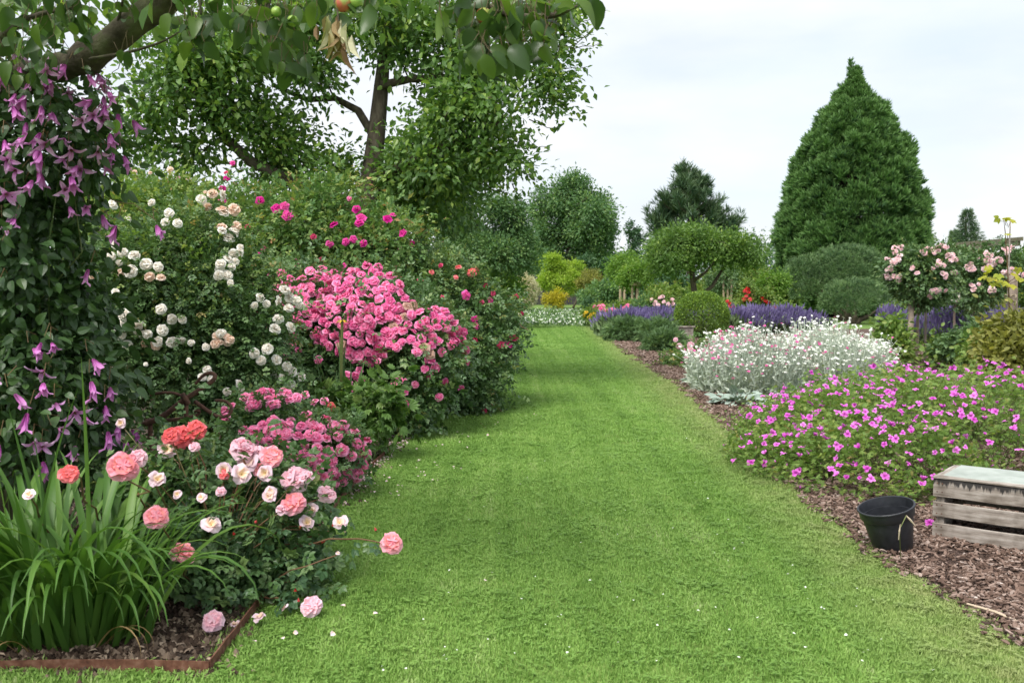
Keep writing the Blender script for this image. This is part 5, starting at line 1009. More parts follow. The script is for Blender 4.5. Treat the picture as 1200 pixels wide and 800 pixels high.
# withered bunch hanging in the branch
dr_ = tmesh('withered_leaf', leaf_tpl(.3, (0, .25, .6, 1), .5, .5), leafmat('withered_leaf', [(0, (.16, .09, .04)), (.4, (.36, .26, .12)), (.75, (.45, .45, .22)), (1, (.6, .56, .42))], .3, .7, objr=1.0))
for k_ in range(30): piece('withered_leaf', dr_, at, P(395 + rng.normal() * 9, 16 + 34 * rng.random(), 3.35 + rng.normal() * .02), frame_dn(norm(rv(1, .22) + (0, 0, -1)), rv(1))[0], .06 + .045 * rng.random())
branch([P(392, 0, 3.45), P(396, 16, 3.38), P(398, 34, 3.35)], .005, .002)

# clematis
cl = [blob(*e) for e in ((34, 330, 62, 130, 4.5, .36), (25, 180, 74, 90, 4.5, .36), (40, 470, 72, 86, 4.4, .4), (84, 420, 38, 90, 4.6, .3), (-60, 350, 80, 230, 4.7, .4), (95, 150, 26, 56, 4.45, .2), (92, 510, 40, 44, 4.55, .26))]
CLL = [leaf_tpl(.62, (0, .15, .4, .7, .9, 1), .1, .2 + .2 * k_, .38) for k_ in range(2)]
t, C_, N_ = shrub('clematis', 'tall dark clematis covered with nodding purple bell flowers climbing the near apple tree', 'clematis', g + (.2, -.1, 0), cl, 800, 15, CLL, .058, .085, 'clematis_leaf', nst=22, srad=.006, inner=.6, under=.9, near=290, up=.35, droop=.5, out=.5)
fl = [(18, 104), (38, 118), (66, 122), (92, 118), (102, 130), (16, 140), (82, 152), (38, 190), (60, 176), (98, 172), (2, 128), (2, 192), (52, 222), (110, 128), (72, 205), (24, 205), (46, 515), (66, 485), (12, 455), (80, 500), (120, 520), (28, 490), (10, 113), (12, 128), (45, 130), (58, 130), (28, 133), (84, 96), (80, 110), (118, 97), (72, 117), (105, 117), (95, 145), (108, 140), (123, 152), (105, 165), (28, 165), (47, 150), (60, 155), (70, 145), (5, 172), (17, 190), (47, 183), (40, 203), (65, 160), (87, 183), (67, 190), (124, 212), (35, 215), (65, 233), (90, 243), (105, 258), (10, 243), (22, 238), (5, 303), (108, 335), (0, 340), (33, 428), (53, 426), (20, 468), (33, 466), (50, 478), (57, 498), (30, 513), (87, 440), (87, 463), (110, 466), (98, 493), (115, 508), (135, 510), (40, 538), (48, 446), (78, 520), (3, 508), (24, 96), (50, 108), (90, 128), (34, 178), (80, 172), (112, 152), (20, 150), (8, 220), (112, 180), (136, 492), (60, 210), (98, 112), (133, 160), (38, 430), (100, 505), (22, 250)]
stk = MB()
def cflower(p, n, w):
    k_ = 'clem2' if rng.random() < .22 else 'clem'; w = w * (.8 if k_ == 'clem2' else 1); z = norm(np.array([rng.normal() * .35, -.25 + rng.normal() * .3, -1.0 if k_ == 'clem' else -.35]) + n * .25); me = fmesh_by[k_]; piece('flower', me[rng.integers(len(me))], t, p, frame_z(z[None])[0], w)
    c = p - z * w * .5; stk.tube([c, c - z * .03 + (0, .02, .03), c + (0, .07, .03)], .0018, 4)
for px, py in fl:
    p, n = hit(px, py - 8, cl); cflower(p + n * .1 + rng.normal(size=3) * .02, n, (.058 + .03 * rng.random()))
for px, py, d in ((133, 178, 4.4), (136, 264, 4.3), (183, 264, 4.3)): cflower(P(px, py, d), np.array([0, -1, 0.]), .075)
for a, b, c, d in ((110, 240, 136, 258), (120, 230, 183, 258), (112, 165, 133, 172)):
    q = curve(P(a, b, 4.45), P(c, d, 4.32), 6, -.05, .03); stk.tube(q, .002, 4)
piece('leaf', tmesh('leaf', BROAD, M['bright_leaf']), t, P(137, 140, 4.3), frame_dn(np.array([[-.15, 0, -1.]]), np.array([[0.2, -1, .2]]))[0], .062)
stk.build('flower_stalks', M['redstem'], t)['kind'] = 'stuff'

# rusty iron hooks
ir = thing('iron_hooks', 'old rusty iron bars with curled hooked ends standing among the rose bushes', 'garden ornament', P(215, 335, 5.5) * (1, 1, 0))
def bar(name, pts, r0, r1=None, n=30):
    A = np.array([P(*p) for p in pts]); t_ = np.linspace(0, len(A) - 1, n); B = []
    for x in t_:
        i = int(min(len(A) - 2, x)); f = x - i; p0, p1, p2, p3 = A[max(0, i - 1)], A[i], A[i + 1], A[min(len(A) - 1, i + 2)]
        B.append(.5 * (2 * p1 + (p2 - p0) * f + (2 * p0 - 5 * p1 + 4 * p2 - p3) * f * f + (3 * p1 - p0 - 3 * p2 + p3) * f ** 3))
    mb = MB(); mb.tube(B, np.linspace(r0, r1 or r0, n), 10); mb.build(name, M['iron'], ir, smooth=True)
D = 5.15
bar('hooked_bar', [(168, 497, D), (190, 488, D), (215, 469, D), (235, 456, D), (249, 446, D), (252, 440, D + .01), (247, 437, D + .02), (238, 440, D + .03), (229, 450, D + .03)], .017, .008, 36)
bar('lower_bar', [(170, 493, D + .04), (200, 492, D + .04), (224, 488, D + .04), (232, 485, D + .04), (233, 481, D + .03), (228, 482, D + .03)], .011, .008)
bar('curved_bar', [(176, 463, D + .06), (190, 460, D + .05), (206, 461, D + .03), (216, 466, D + .0)], .008)
bar('hooked_bar', [(228, 470, D + .03), (242, 480, D + .03), (256, 488, D + .03), (268, 486, D + .04), (271, 477, D + .05), (264, 470, D + .06), (252, 469, D + .06)], .011, .008, 34)
bar('collar', [(214, 462, D - .01), (217, 467, D - .02), (221, 473, D - .01)], .014, .014, 8)
bar('post', [(218, 468, D + .02), (217, 560, D + .02), (216, 618, D + .02)], .013, .013, 10)
bar('post', [(176, 490, D + .03), (176, 560, D + .03), (177, 618, D + .03)], .012, .012, 10)

# ------------------------------------------------------------------ right bed
# clipped ball
d = 24.5; bb = blob(822, 371, 31, 29, d); gb = P(822, 335, d) * (1, 1, 0); t = thing('box_ball', 'clipped round box ball shrub standing between the lavender rows', 'box shrub', gb)
mb = MB(); n = 15000; d_ = norm(rv(n)); d_ = d_[d_[:, 2] > -.93]; q = bb[1] * np.array([1, 1, 1.0]); p = np.array(bb[0]) + d_ * q * (.8 + .22 * rng.random(len(d_)) ** .4)[:, None]
mb.scatter(DIAMOND, p, frame_dn(norm(d_ * .8 + rv(len(p), .5) + (0, 0, .25)), norm(rv(len(p), .6) + d_)), .05 * (.7 + .6 * rng.random(len(p))), np.clip(.4 + .45 * d_[:, 2] * 0 + rng.normal(size=len(p)) * .25, 0, 1)); mb.build('foliage', M['box_leaf'], t)['kind'] = 'stuff'
mb = MB()
for j in range(14): mb.tube(curve(gb + rng.normal(size=3) * (.05, .05, 0), bb[0] + norm(rng.normal(size=3)) * bb[1] * .75, 4, 0, .05), [.03, .022, .015, .01], 5)
mb.build('stems', M['bark'], t)['kind'] = 'stuff'
# lavender rows
def lav_row(label, a, b, width, h, n, n2=None):
    a, b = np.array(a), np.array(b); t = thing('lavender_row', label, 'lavender', (a + b) / 2 * (1, 1, 0), 'rows of flowering lavender'); d = b - a; L = np.linalg.norm(d); d = d / L; s = np.array([-d[1], d[0], 0]); mf, ms = MB(), MB()
    u, v = rng.random(n) * L, (rng.random(n) - .5) * width; bush = .85 + .2 * np.sin(u * 5.2 + 1) + .08 * rng.normal(size=n); base = a + d * u[:, None] + s * v[:, None]; prof = np.sqrt(np.clip(1 - (v / width * 2) ** 2 * .7, .1, 1)); H = h * bush * prof
    lean = norm(np.column_stack([rv(n, .16)[:, :2], np.ones(n)]) + s * (v / width)[:, None] * 1.1); top = base + lean * H[:, None]
    fol = base + lean * (H * (.15 + .55 * rng.random(n)))[:, None]; mf.scatter(DIAMOND, fol, frame_dn(norm(lean + rv(n, .3)), rv(n)), (.16 + .1 * rng.random(n)) * 1.0)
    SP = tmerge([(DIAMOND, np.diag([.34, 1, 1]), 0, 0), (DIAMOND, roty(1.57) @ np.diag([.34, 1, 1]), 0, 0)])
    ms.scatter(SP, top - lean * .1, frame_dn(lean, rv(n)), .17 * (.7 + .6 * rng.random(n)), np.clip(.5 + rng.normal(size=n) * .25, 0, 1))
    mf.build('foliage', M['lavender_leaf'], t)['kind'] = 'stuff'; ms.build('flower_spikes', M['lavender'], t)['kind'] = 'stuff'
lav_row('purple lavender row left of the clipped ball beside the bark strip', G(728, 397), G(792, 392) , 1.5, .68, 4600)
lav_row('purple lavender row behind the silver plants right of the clipped ball', G(848, 393), G(945, 389), 1.5, .7, 4600)
lav_row('purple lavender row beyond the standard roses at the right', G(1035, 402), G(1230, 406), 1.5, .76, 6200)
shrub('lavender_clump', 'soft green low lavender clump not yet in flower beside the bark strip', 'plant', G(745, 402), [blob(735, 391, 22, 11, 23.2, .4), blob(768, 393, 18, 12, 22.5, .4)], 70, 40, needles(6, .4, 1, .06), .16, .1, 'willow')
shrub('lavender_clump', 'small fresh green grassy clump in front of the low timber box', 'plant', G(778, 413), [blob(778, 404, 17, 10, 19.5, .3)], 50, 40, needles(6, .4, 1, .06), .13, .08, 'willow')
bx = thing('timber_box', 'low weathered timber planting box just left of the clipped ball', 'planter', G(785, 400)); a = G(771, 399); zt = .36
for nm, c, sz, R in (('board', (.42, 0, .16), (.9, .04, .3), I3), ('board', (.42, .6, .16), (.9, .04, .3), I3), ('board', (0, .3, .16), (.56, .04, .3), rotz(1.5708)), ('board', (.86, .3, .16), (.56, .04, .3), rotz(1.5708)), ('top_rail', (.42, -.01, .325), (.98, .09, .03), I3)): slab(nm, a + np.array(c) + (0, 0, .02), sz, R, M['wood'], bx)
# silver plants with white and magenta flowers
def mound_plant(name, label, cat, pxb, d0, d1, hmax, n, flowers, seed=0, leafy=True, side=0):
    t = thing(name, label, cat, pxb, None); return t
def lychnis(label, cx, cy, rx, ry, h0, n, nfl, pink=.2, base_leaf=True):
    t = thing('silver_campion', label, 'campion', (cx, cy, 0), 'silver leaved campions in flower'); sm, lf, fl, fm = MB(), MB(), MB(), MB()
    a = rng.random(n) * 6.283; r = np.sqrt(rng.random(n)); x, y = cx + rx * r * np.cos(a), cy + ry * r * np.sin(a); H = h0 * (1 - .38 * r ** 2) * (.72 + .33 * rng.random(n)) * (.9 + .1 * np.sin(x * 7 + y * 3) + .05 * np.sin(x * 17)); outw = np.column_stack([np.cos(a) * r, np.sin(a) * r, np.zeros(n)])
    B = np.column_stack([x, y, np.zeros(n)]); Tp = B + outw * .12 + rv(n, .04) * (1, 1, 0); Tp[:, 2] = H
    for i in range(n):
        m = (B[i] + Tp[i]) / 2 + rng.normal(size=3) * .02; sm.tube([B[i], m, Tp[i]], [.0045, .004, .003], 3, rnd=rng.random(), cap=False)
        for _ in range(2):
            e = m + (Tp[i] - m) * rng.random() * .4; f = Tp[i] + rng.normal(size=3) * (.07, .07, .05); sm.tube([e, f], [.003, .0025], 3, rnd=rng.random(), cap=False)
            kind = rng.random() < pink * (1.6 if x[i] < cx else .7); (fm if kind else fl).scatter(STAR5, f[None], frame_z(norm(rv(1, .35) + (0, -.35, 1))), (.038 if not kind else .045) * (.8 + .4 * rng.random()), np.array([rng.random()]))
    k = rng.integers(0, n, n * 12); f = rng.random(n * 12) ** 1.6; p = B[k] * (1 - f[:, None]) + Tp[k] * f[:, None] + rv(len(k), .02); lf.scatter(leaf_tpl(.3, (0, .5, 1), .1, .2), p, frame_dn(norm(rv(len(k), .6) + (0, 0, .5) + outw[k] * .5), norm(rv(len(k), .5) + (0, 0, .7))), (.12 - .07 * f) * (.8 + .4 * rng.random(len(k))))
    sm.build('stems', M['silver'], t)['kind'] = 'stuff'; lf.build('foliage', M['silver'], t)['kind'] = 'stuff'; fl.build('white_flowers', M['whiteflower'], t)['kind'] = 'stuff'; fm.build('magenta_flowers', M['magflower'], t)['kind'] = 'stuff'; return t
lychnis('broad silver leaved campion with white and magenta flowers in the middle of the right bed', P(885, 400, 12)[0], 12.2, .72, .75, .86, 620, 0, .17)
lychnis('taller silver leaved campion covered in mostly white flowers behind the cranesbill', P(982, 400, 12)[0], 12.3, .72, .7, .93, 640, 0, .06)
def rosette(label, px, py, rr, n, L):
    g_ = G(px, py); t = thing('woolly_lambs_ear', label, 'lambs ear', g_, 'silver woolly leaf clumps at the bed edge'); me = [tmesh('leaf', leaf_tpl(.55, (0, .15, .4, .7, .9, 1), .18, .25 + .3 * k_, .55), M['lambs_ear'], smooth=True) for k_ in range(2)]
    for _ in range(n):
        a_ = rng.random() * 6.283; r_ = math.sqrt(rng.random()); o_ = np.array([math.cos(a_), math.sin(a_), 0]); b = g_ + o_ * rr * r_ * .8 + (0, 0, .03 + .16 * (1 - r_) * rng.random()); dr = norm(o_ * (.4 + .7 * r_) + (0, 0, .75 - .5 * r_) + rng.normal(size=3) * .25)
        piece('leaf', me[rng.integers(2)], t, b, frame_dn(dr[None], np.array([[0, -.2, 1.]]) + rv(1, .3))[0], L * (.7 + .5 * rng.random()))
rosette('clump of silver woolly leaves nearest the lawn edge in front of the campions', 866, 474, .34, 90, .135)
rosette('clump of silver woolly leaves at the left foot of the broad campion', 829, 450, .36, 130, .12)
rosette('clump of silver woolly leaves between the campion and the cranesbill mound', 948, 462, .3, 60, .16)
rosette('clump of silver woolly leaves half hidden behind the cranesbill mound', 1030, 455, .45, 60, .16)
rosette('clump of silver woolly leaves under the middle of the white campions', 900, 462, .3, 60, .15)
# small roses by the bark strip
lb_ = [blob(*e) for e in ((822, 425, 26, 22, 15.5, .35), (850, 415, 20, 20, 15.8, .3), (795, 428, 16, 16, 16, .25))]
t, _, _ = shrub('low_rose_bush', 'low rose bush with a few faded salmon pink blooms left of the silver campion', 'rose bush', P(822, 335, 15.6) * (1, 1, 0), lb_, 110, 24, COMP3, .08, .08, 'mid_leaf', nst=12, srad=.005)
blooms_px(t, [(795, 407, 9, 'rosepink'), (809, 405, 10, 'rosepink'), (811, 413, 9, 'stand'), (829, 404, 9, 'stand'), (834, 411, 10, 'stand'), (846, 396, 8, 'rosepink'), (857, 398, 9, 'hot'), (791, 399, 7, 'rosepink'), (846, 423, 9, 'stand'), (842, 400, 8, 'white')], lb_, 'stand', .05)
# cranesbill mound
gm = [(np.array([3.55, 7.2, .05]), np.array([1.68, 1.45, .62]), 1.0), (np.array([2.45, 7.6, .02]), np.array([.7, .75, .46]), 1.0), (np.array([3.2, 8.3, .02]), np.array([1.1, .7, .6]), 1.0), (np.array([2.52, 6.4, .0]), np.array([.74, .68, .42]), 1.0), (np.array([2.05, 7.0, .0]), np.array([.42, .55, .3]), 1.0)]
t = thing('cranesbill', 'sprawling cranesbill mound with many bright magenta flowers behind the crate', 'cranesbill', (3.3, 7.2, 0)); C_, N_ = clusters(gm, 1600, .72, .02, .5); fb = MB()
PALM = [tmerge([(leaf_tpl(.3, (0, .5, 1), .1, .15), rotz(a_), (0, 0, 0), 0) for a_ in (1.3, .65, 0, -.65, -1.3)])]
leafcloud(fb, C_, N_, 22, PALM, .024, .06, up=.8, droop=.0, crand=.65, zmin=.01, out=.5); fb.build('foliage', M['geran_leaf'], t)['kind'] = 'stuff'
sb = MB(); k = rng.integers(0, len(C_), 2600)
for j in k: b = C_[j] * (1, 1, 0) + rng.normal(size=3) * (.12, .12, 0) + np.array([(3.3 - C_[j][0]) * .12, (7.3 - C_[j][1]) * .12, 0]); sb.tube([b + (0, 0, max(0, C_[j][2] - .25)), C_[j] + N_[j] * .1 * rng.random() ** 2], [.003, .0018], 3, rnd=rng.random(), cap=False)
sb.build('stems', M['stem'], t)['kind'] = 'stuff'
gp = [(873, 545), (880, 490), (905, 455), (960, 440), (1080, 432), (1200, 425), (1260, 440), (1260, 545), (1110, 545), (1092, 560), (1080, 588), (1000, 568), (940, 560), (905, 548)]
G_ = np.vstack([sample_poly(gp, 130, 8), sample_poly([(900, 460), (1060, 436), (1200, 430), (1200, 500), (1000, 540), (900, 530)], 125, 4)]); lst = [(x, y, (6.4 + 2.6 * (y - 430) / 130 + 3 * rng.random()) * (1 if rng.random() < .8 else .65)) for x, y in G_] + [(870, 543, 9), (1075, 571, 11), (1062, 540, 12), (985, 562, 11), (945, 556, 9), (902, 538, 9)]
blooms_px(t, lst, gm, 'ger', .07, face=.3, up=.6, name='flower', jit=.5)
xf = MB(); kk_ = rng.integers(0, len(C_), 330); kk_ = kk_[(N_[kk_, 1] < .3) & (C_[kk_, 2] > .2)]; xf.scatter(Tpl(GERAN[0].V, GERAN[0].T, GERAN[0].u), C_[kk_] + N_[kk_] * .09 + (0, 0, .04), frame_z(norm(N_[kk_] * .5 + rv(len(kk_), .45) + (0, -.25, .7))), .036 + .02 * rng.random(len(kk_))); xf.build('flowers', M['geran'], t)['kind'] = 'stuff'
cb_ = MB(); kk_ = rng.integers(0, len(C_), 420); cb_.scatter(Tpl(BUD.V, BUD.T, BUD.u, np.zeros(len(BUD.T))), C_[kk_] + N_[kk_] * (.05 + .06 * rng.random((420, 1))), frame_z(norm(N_[kk_] + rv(420, .5) + (0, 0, .6))), .02 + .018 * rng.random(420)); cb_.build('buds', M['geran'], t)['kind'] = 'stuff'
p = G(1089, 627) + (0, 0, .07); bloom_at(t, fmesh_by['ger'][0], p, np.array([0, -.5, .6]), .05, .5, 'flower')
q = MB(); q.tube([p, G(1086, 618) + (0, .05, .02)], .0015, 4); q.build('stem', M['redstem'], t)
# pale dead stalks by the pot
gs = thing('grass_stalk', 'pale seeding grass stalk arching beside the black pot', 'grass stalk', G(1056, 662)); mb = MB(); mb.tube([G(1056, 662), P(1054, 620, 4.42), P(1062, 604, 4.45), P(1068, 612, 4.45)], [.002, .0022, .003, .0015], 5, rnd=.9); mb.build('stalk', M['stem'], gs); mb = MB(); mb.tube([P(1062, 604, 4.45), P(1066, 608, 4.45), P(1073, 616, 4.45)], [.003, .005, .002], 6, rnd=1); mb.tube([P(1053, 632, 4.43), P(1054, 622, 4.42), P(1055, 614, 4.42)], [.002, .004, .001], 6, rnd=1); mb.build('seed_heads', M['straw'], gs)['kind'] = 'stuff'

# standard roses
M['stake'] = surfmat('stake_wood', [(.3, (.16, .12, .09)), (.7, (.34, .28, .23))], 12, .9, .4, 6, (1, 1, .2))
def stake(label, pts, r, name='garden_stake', cat='stake', group=None):
    t = MB(); t.tube(pts, r, 8); o = t.build(name, M['stake'], origin=pts[0], smooth=True); tag(o, label, cat, group); return o
def std_rose(label, px, d, blobs, bl, ncl=200, pale='stand', stemr=.034, key='standpink'):
    g_ = P(px, 335, d) * (1, 1, 0); t = thing('standard_rose', label, 'standard rose', g_, 'standard roses on tall stems'); c = blobs[0][0]; mb = MB(); mb.tube(curve(g_, c - (0, 0, blobs[0][1][2] * .4), 6, 0, .008), np.linspace(stemr, stemr * .7, 6), 8); mb.build('stem', M['stake'], t, smooth=True)
    C_, N_ = clusters(blobs, ncl, .35, .3, .5); lb = MB(); grow(lb, [c - (0, 0, blobs[0][1][2] * .5)], [.015], C_[rng.choice(len(C_), 30)], .003); lb.build('branches', M['redstem'], t)['kind'] = 'stuff'; fb = MB(); leafcloud(fb, C_, N_, 24, [COMP3, DIAMOND], .095, .09, crand=.5); fb.build('foliage', M['rose_leaf'], t)['kind'] = 'stuff'
    blooms_px(t, bl, blobs, 'stand', .05, face=.4); return t
def sprays(lst, n, dia, keys=('stand', 'stand', 'stand', 'palest')):
    out = []
    for x, y, rx, ry, m in lst:
        for _ in range(m): out.append((x + rng.normal() * rx * .5, y + rng.normal() * ry * .5, dia * (.75 + .5 * rng.random()), keys[rng.integers(len(keys))]))
    return out
sb_ = [blob(*e) for e in ((1079, 324, 34, 30, 16, .5), (1056, 315, 18, 20, 16, .3), (1104, 310, 18, 20, 16, .3), (1080, 338, 26, 18, 16, .4), (1064, 302, 9, 8, 16, .15))]
std_rose('standard rose with full round head of blush pink blooms before the dwarf pine', 1075, 16, sb_, sprays(((1050, 293, 7, 5, 7), (1052, 303, 8, 5, 9), (1045, 316, 7, 8, 11), (1038, 322, 5, 4, 5), (1085, 298, 8, 4, 8), (1100, 296, 9, 5, 11), (1113, 302, 6, 6, 8), (1099, 313, 6, 4, 8), (1105, 322, 6, 3, 5), (1097, 338, 6, 4, 7), (1053, 325, 4, 4, 3), (1088, 345, 5, 4, 3), (1072, 318, 6, 4, 3, ), (1115, 318, 4, 3, 2)), 0, 6.2), 230)
sb_ = [blob(*e) for e in ((1148, 332, 30, 30, 17, .45), (1165, 312, 28, 24, 17, .4), (1185, 318, 24, 20, 17, .35), (1135, 315, 18, 18, 17, .3))]
std_rose('standard rose with pink flower sprays and dark head next to the vine pole', 1153, 17, sb_, sprays(((1138, 315, 8, 7, 14), (1158, 300, 6, 6, 9), (1178, 296, 7, 6, 9), (1160, 312, 8, 6, 9), (1182, 318, 8, 5, 8), (1195, 322, 6, 4, 5), (1140, 336, 6, 4, 6), (1159, 339, 4, 3, 5), (1170, 305, 8, 4, 6)), 0, 6.0), 200)
sb_ = [blob(1120, 340, 17, 18, 21, .35), blob(1128, 352, 14, 12, 21, .3)]
std_rose('small distant standard rose with nearly white blooms between two pink ones', 1118, 21, sb_, sprays(((1115, 335, 8, 8, 9), (1124, 348, 8, 6, 7)), 0, 4.5, ('white', 'stand')), 90)
stake('rough stake beside the stem of the round headed standard rose', [G(1066, 432), P(1068, 352, 15.9)], [.055, .05], group='stakes of the standard roses')
stake('thin bare stake right of the round headed standard rose', [G(1084, 428), P(1085, 352, 16.6)], [.022, .02], group='stakes of the standard roses')
stake('slim stake holding the pink standard rose near the vine pole', [G(1141, 418), P(1143, 346, 17.3)], [.045, .04], group='stakes of the standard roses')
# vine on its pole
vp = thing('vine_pole', 'thick grey pole with thin cane bound to it at the right edge of the bed', 'pole', G(1188, 438)); mb = MB(); mb.tube([G(1188, 438), P(1187, 380, 14.6), P(1187, 322, 14.6)], [.075, .07, .065], 10); mb.build('pole', M['stake'], vp, smooth=True)
mb = MB(); mb.tube([G(1180, 440), P(1181, 350, 14.4), P(1184, 258, 14.4)], [.014, .013, .009], 7); mb.build('cane', M['wood'], vp, smooth=True)
for z_ in (347, 354): q = MB(); q.tube([P(1177 + 14 * (.5 - .5 * math.cos(a_)), z_ + 2 * math.sin(a_ * 2), 14.45 + .1 * math.sin(a_)) for a_ in np.linspace(0, 6.28, 13)], .008, 5, cap=False); q.build('tie', M['straw'], vp)
vn = thing('grape_vine', 'young grape vine with yellow green leaves climbing the cane at the right edge', 'grape vine', G(1182, 442)); mb = MB(); mb.tube([G(1182, 442), P(1183, 360, 14.3), P(1180, 300, 14.3), P(1178, 272, 14.3), P(1176, 256, 14.3)], [.012, .01, .008, .006, .003], 6); mb.build('stem', M['redstem'], vn)
vl = tmesh('leaf', tmerge([(leaf_tpl(.75, (0, .3, .7, 1), .08, .2), rotz(a_) * s_, 0, 0) for a_, s_ in ((1.9, .6), (1.0, .85), (0, 1), (-1.0, .85), (-1.9, .6))]), leafmat('vine_leaf', [(0, (.3, .36, .04)), (.6, (.46, .48, .06)), (1, (.55, .5, .08))], .45, .5, objr=1.0))
for px, py, s_ in ((1170, 256, .1), (1178, 257, .11), (1185, 259, .1), (1181, 274, .07), (1155, 320, .12), (1162, 326, .14), (1170, 322, .11), (1150, 325, .11), (1176, 330, .12), (1190, 324, .14), (1196, 326, .13), (1164, 332, .13), (1185, 334, .12), (1193, 315, .09), (1158, 313, .09)):
    p = P(px, py, 14.2 + rng.normal() * .08); piece('leaf', vl, vn, p, frame_dn(norm(rv(1, .4) + (0, -.3, -.35)), norm(rv(1, .3) + (0, -.6, .9)))[0], s_); q = MB(); q.tube(curve(p, P(1181, min(py + 8, 340), 14.3), 4, 0, .05), .004, 4); q.build('leaf_stalk', M['redstem'], vn)
# plants under the standards
def small(name, label, lst, ncl, mat, size=.07, cat='plant', tp=DIAMOND, base=None, per=30):
    bl = [blob(*e) for e in lst]; c = bl[0][0]; return shrub(name, label, cat, (c[0], c[1], 0), bl, ncl, per, tp, size, .09, mat, nst=12, srad=.006, inner=.5)
small('leafy_shrub', 'yellow bronze leaved bushy shrub in the right corner behind the cranesbill', [(1188, 408, 30, 40, 11.5, .35), (1210, 420, 34, 46, 11.3, .4), (1172, 425, 20, 24, 11.2, .25)], 190, 'olive_leaf', .08, 'shrub', OVAL)
small('leafy_plant', 'green leafy plant left of the round headed standard rose stem', [(1048, 408, 18, 20, 14.8, .3), (1044, 388, 9, 14, 15, .2)], 70, 'peony_leaf_s' if False else 'light_leaf', .09, 'plant', OVAL)
small('leafy_plant', 'grey green loose plant between the standard rose stems', [(1126, 412, 22, 18, 14.6, .3), (1142, 405, 18, 20, 14.5, .25)], 90, 'willow', .08, 'plant', OVAL)
small('leafy_plant', 'bright green plant low behind the cranesbill near the bronze shrub', [(1152, 416, 18, 16, 13, .25), (1100, 414, 10, 12, 15.4, .2)], 60, 'light_leaf', .08, 'plant', OVAL)
# pergola
pg = thing('pergola', 'weathered grey green timber pergola standing beyond the standard roses', 'pergola', P(1160, 335, 30) * (1, 1, 0))
M['oldwood'] = surfmat('lichened_timber', [(.3, (.09, .09, .06)), (.6, (.19, .18, .12)), (.8, (.3, .29, .22))], 6, .95, .5, 7)
pa, pb_ = P(1130, 291, 30), P(1193, 286, 27.5)
for px in (1141, 1186):
    f = (px - 1130) / 63; p = pa + (pb_ - pa) * f; h = p[2]
    for dy in (0, 1.6): slab('post', np.array([p[0], p[1] + dy, h / 2 - .03]), (h - .05, .14, .14), roty(math.pi / 2), M['oldwood'], pg)
dv = pb_ - pa; yaw = math.atan2(dv[1], dv[0]); pit = math.atan2(dv[2], np.hypot(dv[0], dv[1]))
for dy in (0, 1.6): slab('beam', (pa + pb_) / 2 + (0, dy, .02), (np.linalg.norm(dv) * 1.04, .08, .15), rotz(yaw) @ roty(-pit), M['oldwood'], pg)
for f in np.linspace(.02, .98, 8): c = pa + dv * f + (0, .8, .14); slab('rafter', c, (2.2, .06, .11), rotz(math.pi / 2 + rng.normal() * .02), M['oldwood'], pg)

# ------------------------------------------------------------------ mid and far plants on the right
M['fpost'] = surfmat('pale_post', [(.3, (.3, .23, .15)), (.7, (.5, .4, .28))], 6, .85, .3)
def staked_tree(label, px, d, top, rx, ry, mat, n=70, posts=(-4, 4), size=.13, pt=318, rail=True):
    g_ = P(px, 335, d) * (1, 1, 0); t, _, _ = tree('young_tree', label, 'tree', g_, [g_, P(px, 340, d), P(px, top + ry, d)], [.05, .04, .03], [blob(px, top + ry, rx, ry, d), blob(px + rx * .3, top + ry * .6, rx * .6, ry * .6, d), blob(px - rx * .3, top + ry * 1.3, rx * .7, ry * .5, d)], n, 44, DIAMOND, size, .15, mat, group='young trees tied between pale posts', nbr=24, under=.7)
    if posts:
        s = thing('tree_stake', label.split(' ')[0] + ' wooden posts holding the ' + ' '.join(label.split(' ')[1:]), 'tree stake', g_ + (.3, 0, 0)); w = 0
        for p_ in posts: q = MB(); a_ = P(px + p_, 335, d - .3) * (1, 1, 0); b_ = P(px + p_, pt, d - .3); q.tube([a_, b_], [.05, .045], 8); q.build('post', M['fpost'], s, smooth=True)
        if rail: a_, b_ = P(px + posts[0] - 3, pt + 3, d - .38), P(px + posts[-1] + 3, pt + 3, d - .38); slab('cross_bar', (a_ + b_) / 2, (b_[0] - a_[0], .04, .09), I3, M['fpost'], s)
        return t, s
    return t, None
for lab, lab2, a_ in (('pale green young tree on the left of the pair of posts beyond the lavender', 'two pale posts with cross bar holding the left young tree beyond the lavender', (730, 38, 298, 17, 16, 'bright_leaf', 80, (-3, 2), .11, 322)),
                ('pale green young tree tied to the second pair of posts beyond the lavender', 'two pale posts with cross bar holding the second young tree beyond the lavender', (745, 36, 310, 20, 13, 'bright_leaf', 80, (-4, 2), .11, 330)),
                ('light green young tree tied to a post right of the spreading tree trunk', 'pale post tied to the light green young tree right of the spreading tree', (905, 36, 322, 18, 12, 'bright_leaf', 70, (1,), .11, 335)),
                ('light green young tree behind the red roses left of the giant conifer', 'grey posts behind the red roses left of the giant conifer', (848, 40, 312, 18, 14, 'willow', 60, (0, 5, 9), .11, 328))):
    px, d, top, rx, ry, mat, n, posts, size, pt = a_; t_, s_ = staked_tree(lab, px, d, top, rx, ry, mat, n, posts, size, pt, rail=len(posts) == 2); s_['label'] = lab2
small('green_shrub', 'rounded mid green shrub beyond the lawn end left of the staked trees', [(705, 345, 22, 12, 44), (690, 350, 14, 8, 43)], 90, 'far_leaf', .16, 'shrub', per=40)
small('green_shrub', 'dark clipped low shrub right behind the left lavender row', [(762, 357, 13, 7, 29), (752, 360, 10, 5, 29)], 60, 'far_leaf', .09, 'shrub')
